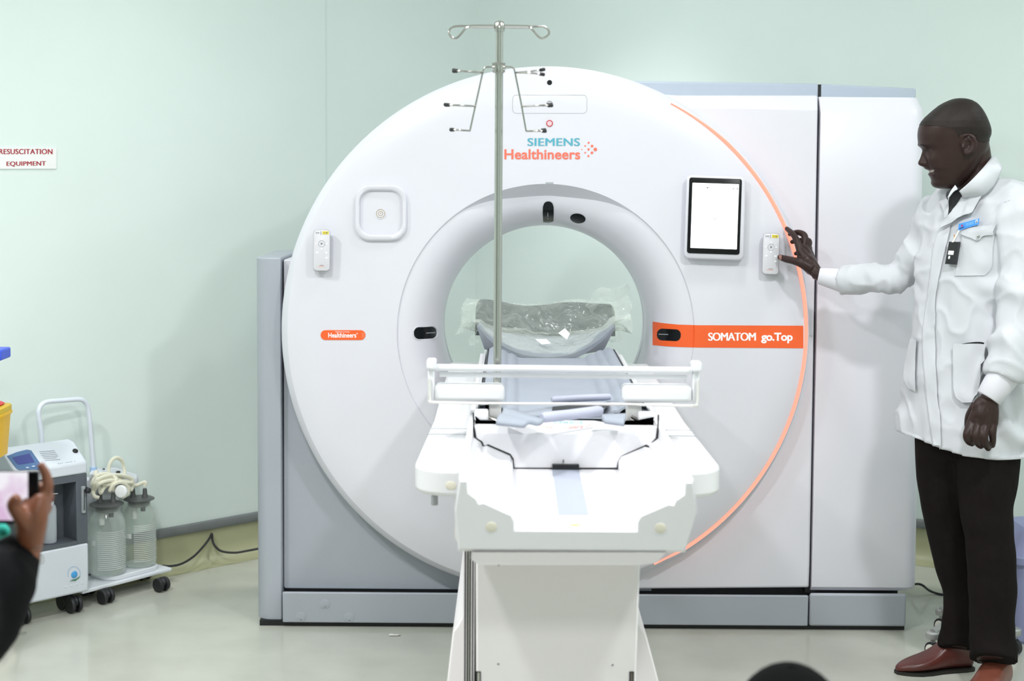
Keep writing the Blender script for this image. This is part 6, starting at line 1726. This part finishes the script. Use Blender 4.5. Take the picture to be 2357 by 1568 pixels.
# trousers and shoes out of the picture, so that the figure stands on the floor
lt = MB(); lt.tube([Vector((ex - .08, YL - .3, .05)), Vector((ex - .09, YL - .3, .5)), Vector((ex - .07, YL - .3, .85))], [.06, .075, .09], 18); lt.tube([Vector((ex + .08, YL - .3, .05)), Vector((ex + .09, YL - .3, .5)), Vector((ex + .07, YL - .3, .85))], [.06, .075, .09], 18)
mesh_obj('trousers', voxel_union(lt, .008, 2), M_jack, LM)
for s_ in (-1, 1):
    mb = MB(); mb.ell((ex + s_ * .08, YL - .24, .035), (.045, .13, .035), 18, 10); obj('shoe', mb, M_sole, LM)
# the phone
PHN = thing('phone', 'phone with a glowing pinkish screen held up at the left edge', 'phone', lp(30, 1145))
mb = MB(); o_ = [lp(20 + x, 1146 + y, .004) for x, y in rrect(136, 122, 8, 4)]
mb.rings([[p + Vector((0, d, 0)) for p in o_] for d in (0.0, .008)]); obj('phone_body', mb, M_tab, PHN, bevel=.002)
mb = MB(); q4 = [lp(x, y, .0035) for x, y in ((-44, 1087), (64, 1087), (64, 1198), (-44, 1198))]; mb.rings([q4, [p + Vector((0, .0006, 0)) for p in q4]])
M_ps = bpy.data.materials.new('phone_screen'); M_ps.use_nodes = True
nt = M_ps.node_tree; bs = nt.nodes['Principled BSDF']; bs.inputs['Roughness'].default_value = .2
tc = nt.nodes.new('ShaderNodeTexCoord'); nz = nt.nodes.new('ShaderNodeTexNoise'); nz.inputs['Scale'].default_value = 26
rp = nt.nodes.new('ShaderNodeValToRGB'); rp.color_ramp.elements[0].position = .35; rp.color_ramp.elements[1].position = .6
rp.color_ramp.elements[0].color = rgb(222, 190, 222); rp.color_ramp.elements[1].color = rgb(248, 246, 252)
nt.links.new(tc.outputs['Object'], nz.inputs['Vector']); nt.links.new(nz.outputs['Fac'], rp.inputs['Fac']); nt.links.new(rp.outputs['Color'], bs.inputs['Emission Color'])
bs.inputs['Base Color'].default_value = (.02, .02, .02, 1); bs.inputs['Emission Strength'].default_value = .95
obj('phone_display', mb, M_ps, PHN)

# ---- onlooker crouching in front; only the crown of the head comes into view
YC2 = 2.05
ct_ = P(1820, 1529, YC2); r_ = 142 * (P(1900, 1500, YC2).x - P(1800, 1500, YC2).x) / 100.0
CRO = thing('person', 'onlooker crouching low in front, only the black-haired crown showing at the bottom', 'person', Vector((ct_.x, YC2, 0)))
hc_ = Vector((ct_.x, YC2, ct_.z - r_ * 1.28))
cb = MB(); cb.ell(hc_ + Vector((0, 0, -.01)), (r_ * .92, r_ * 1.12, r_ * 1.24), 30, 20)
for s_ in (-1, 1): cb.ell(hc_ + Vector((s_ * r_ * .95, -.01, -.02)), (.012, .02, .032), 12, 8)
cb.ell(hc_ + Vector((0, r_ * 1.1, -.035)), (.014, .016, .022), 12, 8)
zs = hc_.z - r_ * 1.25
cb.tube([hc_ - Vector((0, .02, .05)), Vector((hc_.x, YC2 - .05, zs - .05))], [.055, .06], 18)
def cr_(z, a, b, dy): return [Vector((hc_.x + a * math.cos(t), YC2 - .08 + dy + b * math.sin(t), z)) for t in [2 * PI * k / 28 for k in range(28)]]
cb.rings([cr_(z, a, b, dy) for z, a, b, dy in ((.12, .13, .11, -.06), (.25, .15, .12, -.05), (zs - .18, .17, .11, -.01), (zs - .08, .17, .09, 0), (zs - .03, .08, .06, .01))])
for s_ in (-1, 1):
    cb.tube(spline([Vector((hc_.x + s_ * .10, YC2 - .12, .20)), Vector((hc_.x + s_ * .15, YC2 + .22, .30)), Vector((hc_.x + s_ * .12, YC2 - .02, .06))], 6), .062, 14)
    cb.tube(spline([Vector((hc_.x + s_ * .16, YC2 - .08, zs - .1)), Vector((hc_.x + s_ * .22, YC2 + .05, zs - .32)), Vector((hc_.x + s_ * .13, YC2 + .2, zs - .36))], 6), .04, 14)
    cb.tube([Vector((hc_.x + s_ * .12, YC2 - .08, .035)), Vector((hc_.x + s_ * .12, YC2 + .12, .032))], .033, 12)
mesh_obj('body', voxel_union(cb, .004, 3), M_skin2, CRO)
hb_ = MB(); rows = []
for j in range(13):
    t = math.radians(90 - 8.2 * j)
    rows.append([hc_ + Vector((r_ * math.cos(t) * math.cos(a) * 1.0 + 1e-4 * math.cos(a), r_ * 1.2 * math.cos(t) * math.sin(a) - .004, r_ * 1.28 * math.sin(t))) for a in [2 * PI * k / 36 for k in range(36)]])
rows += [[hc_ + (p - hc_) * .93 for p in rows[-1]]]
hb_.rings(rows); obj('hair', hb_, mat('short_black_hair', (10, 10, 11), .9, spec=0.08, noise_amt=.2, noise_scale=200, bump=.4, bump_scale=300), CRO, smooth=180)
jb = MB(); jb.rings([cr_(z, a * 1.12, b * 1.14, dy) for z, a, b, dy in ((.22, .15, .12, -.05), (zs - .18, .172, .115, -.01), (zs - .085, .172, .095, 0), (zs - .04, .10, .075, .01))])
for s_ in (-1, 1): jb.tube(spline([Vector((hc_.x + s_ * .16, YC2 - .08, zs - .1)), Vector((hc_.x + s_ * .22, YC2 + .05, zs - .32)), Vector((hc_.x + s_ * .15, YC2 + .16, zs - .35))], 6), .052, 16)
mesh_obj('jacket', voxel_union(jb, .007, 3), M_jack, CRO)
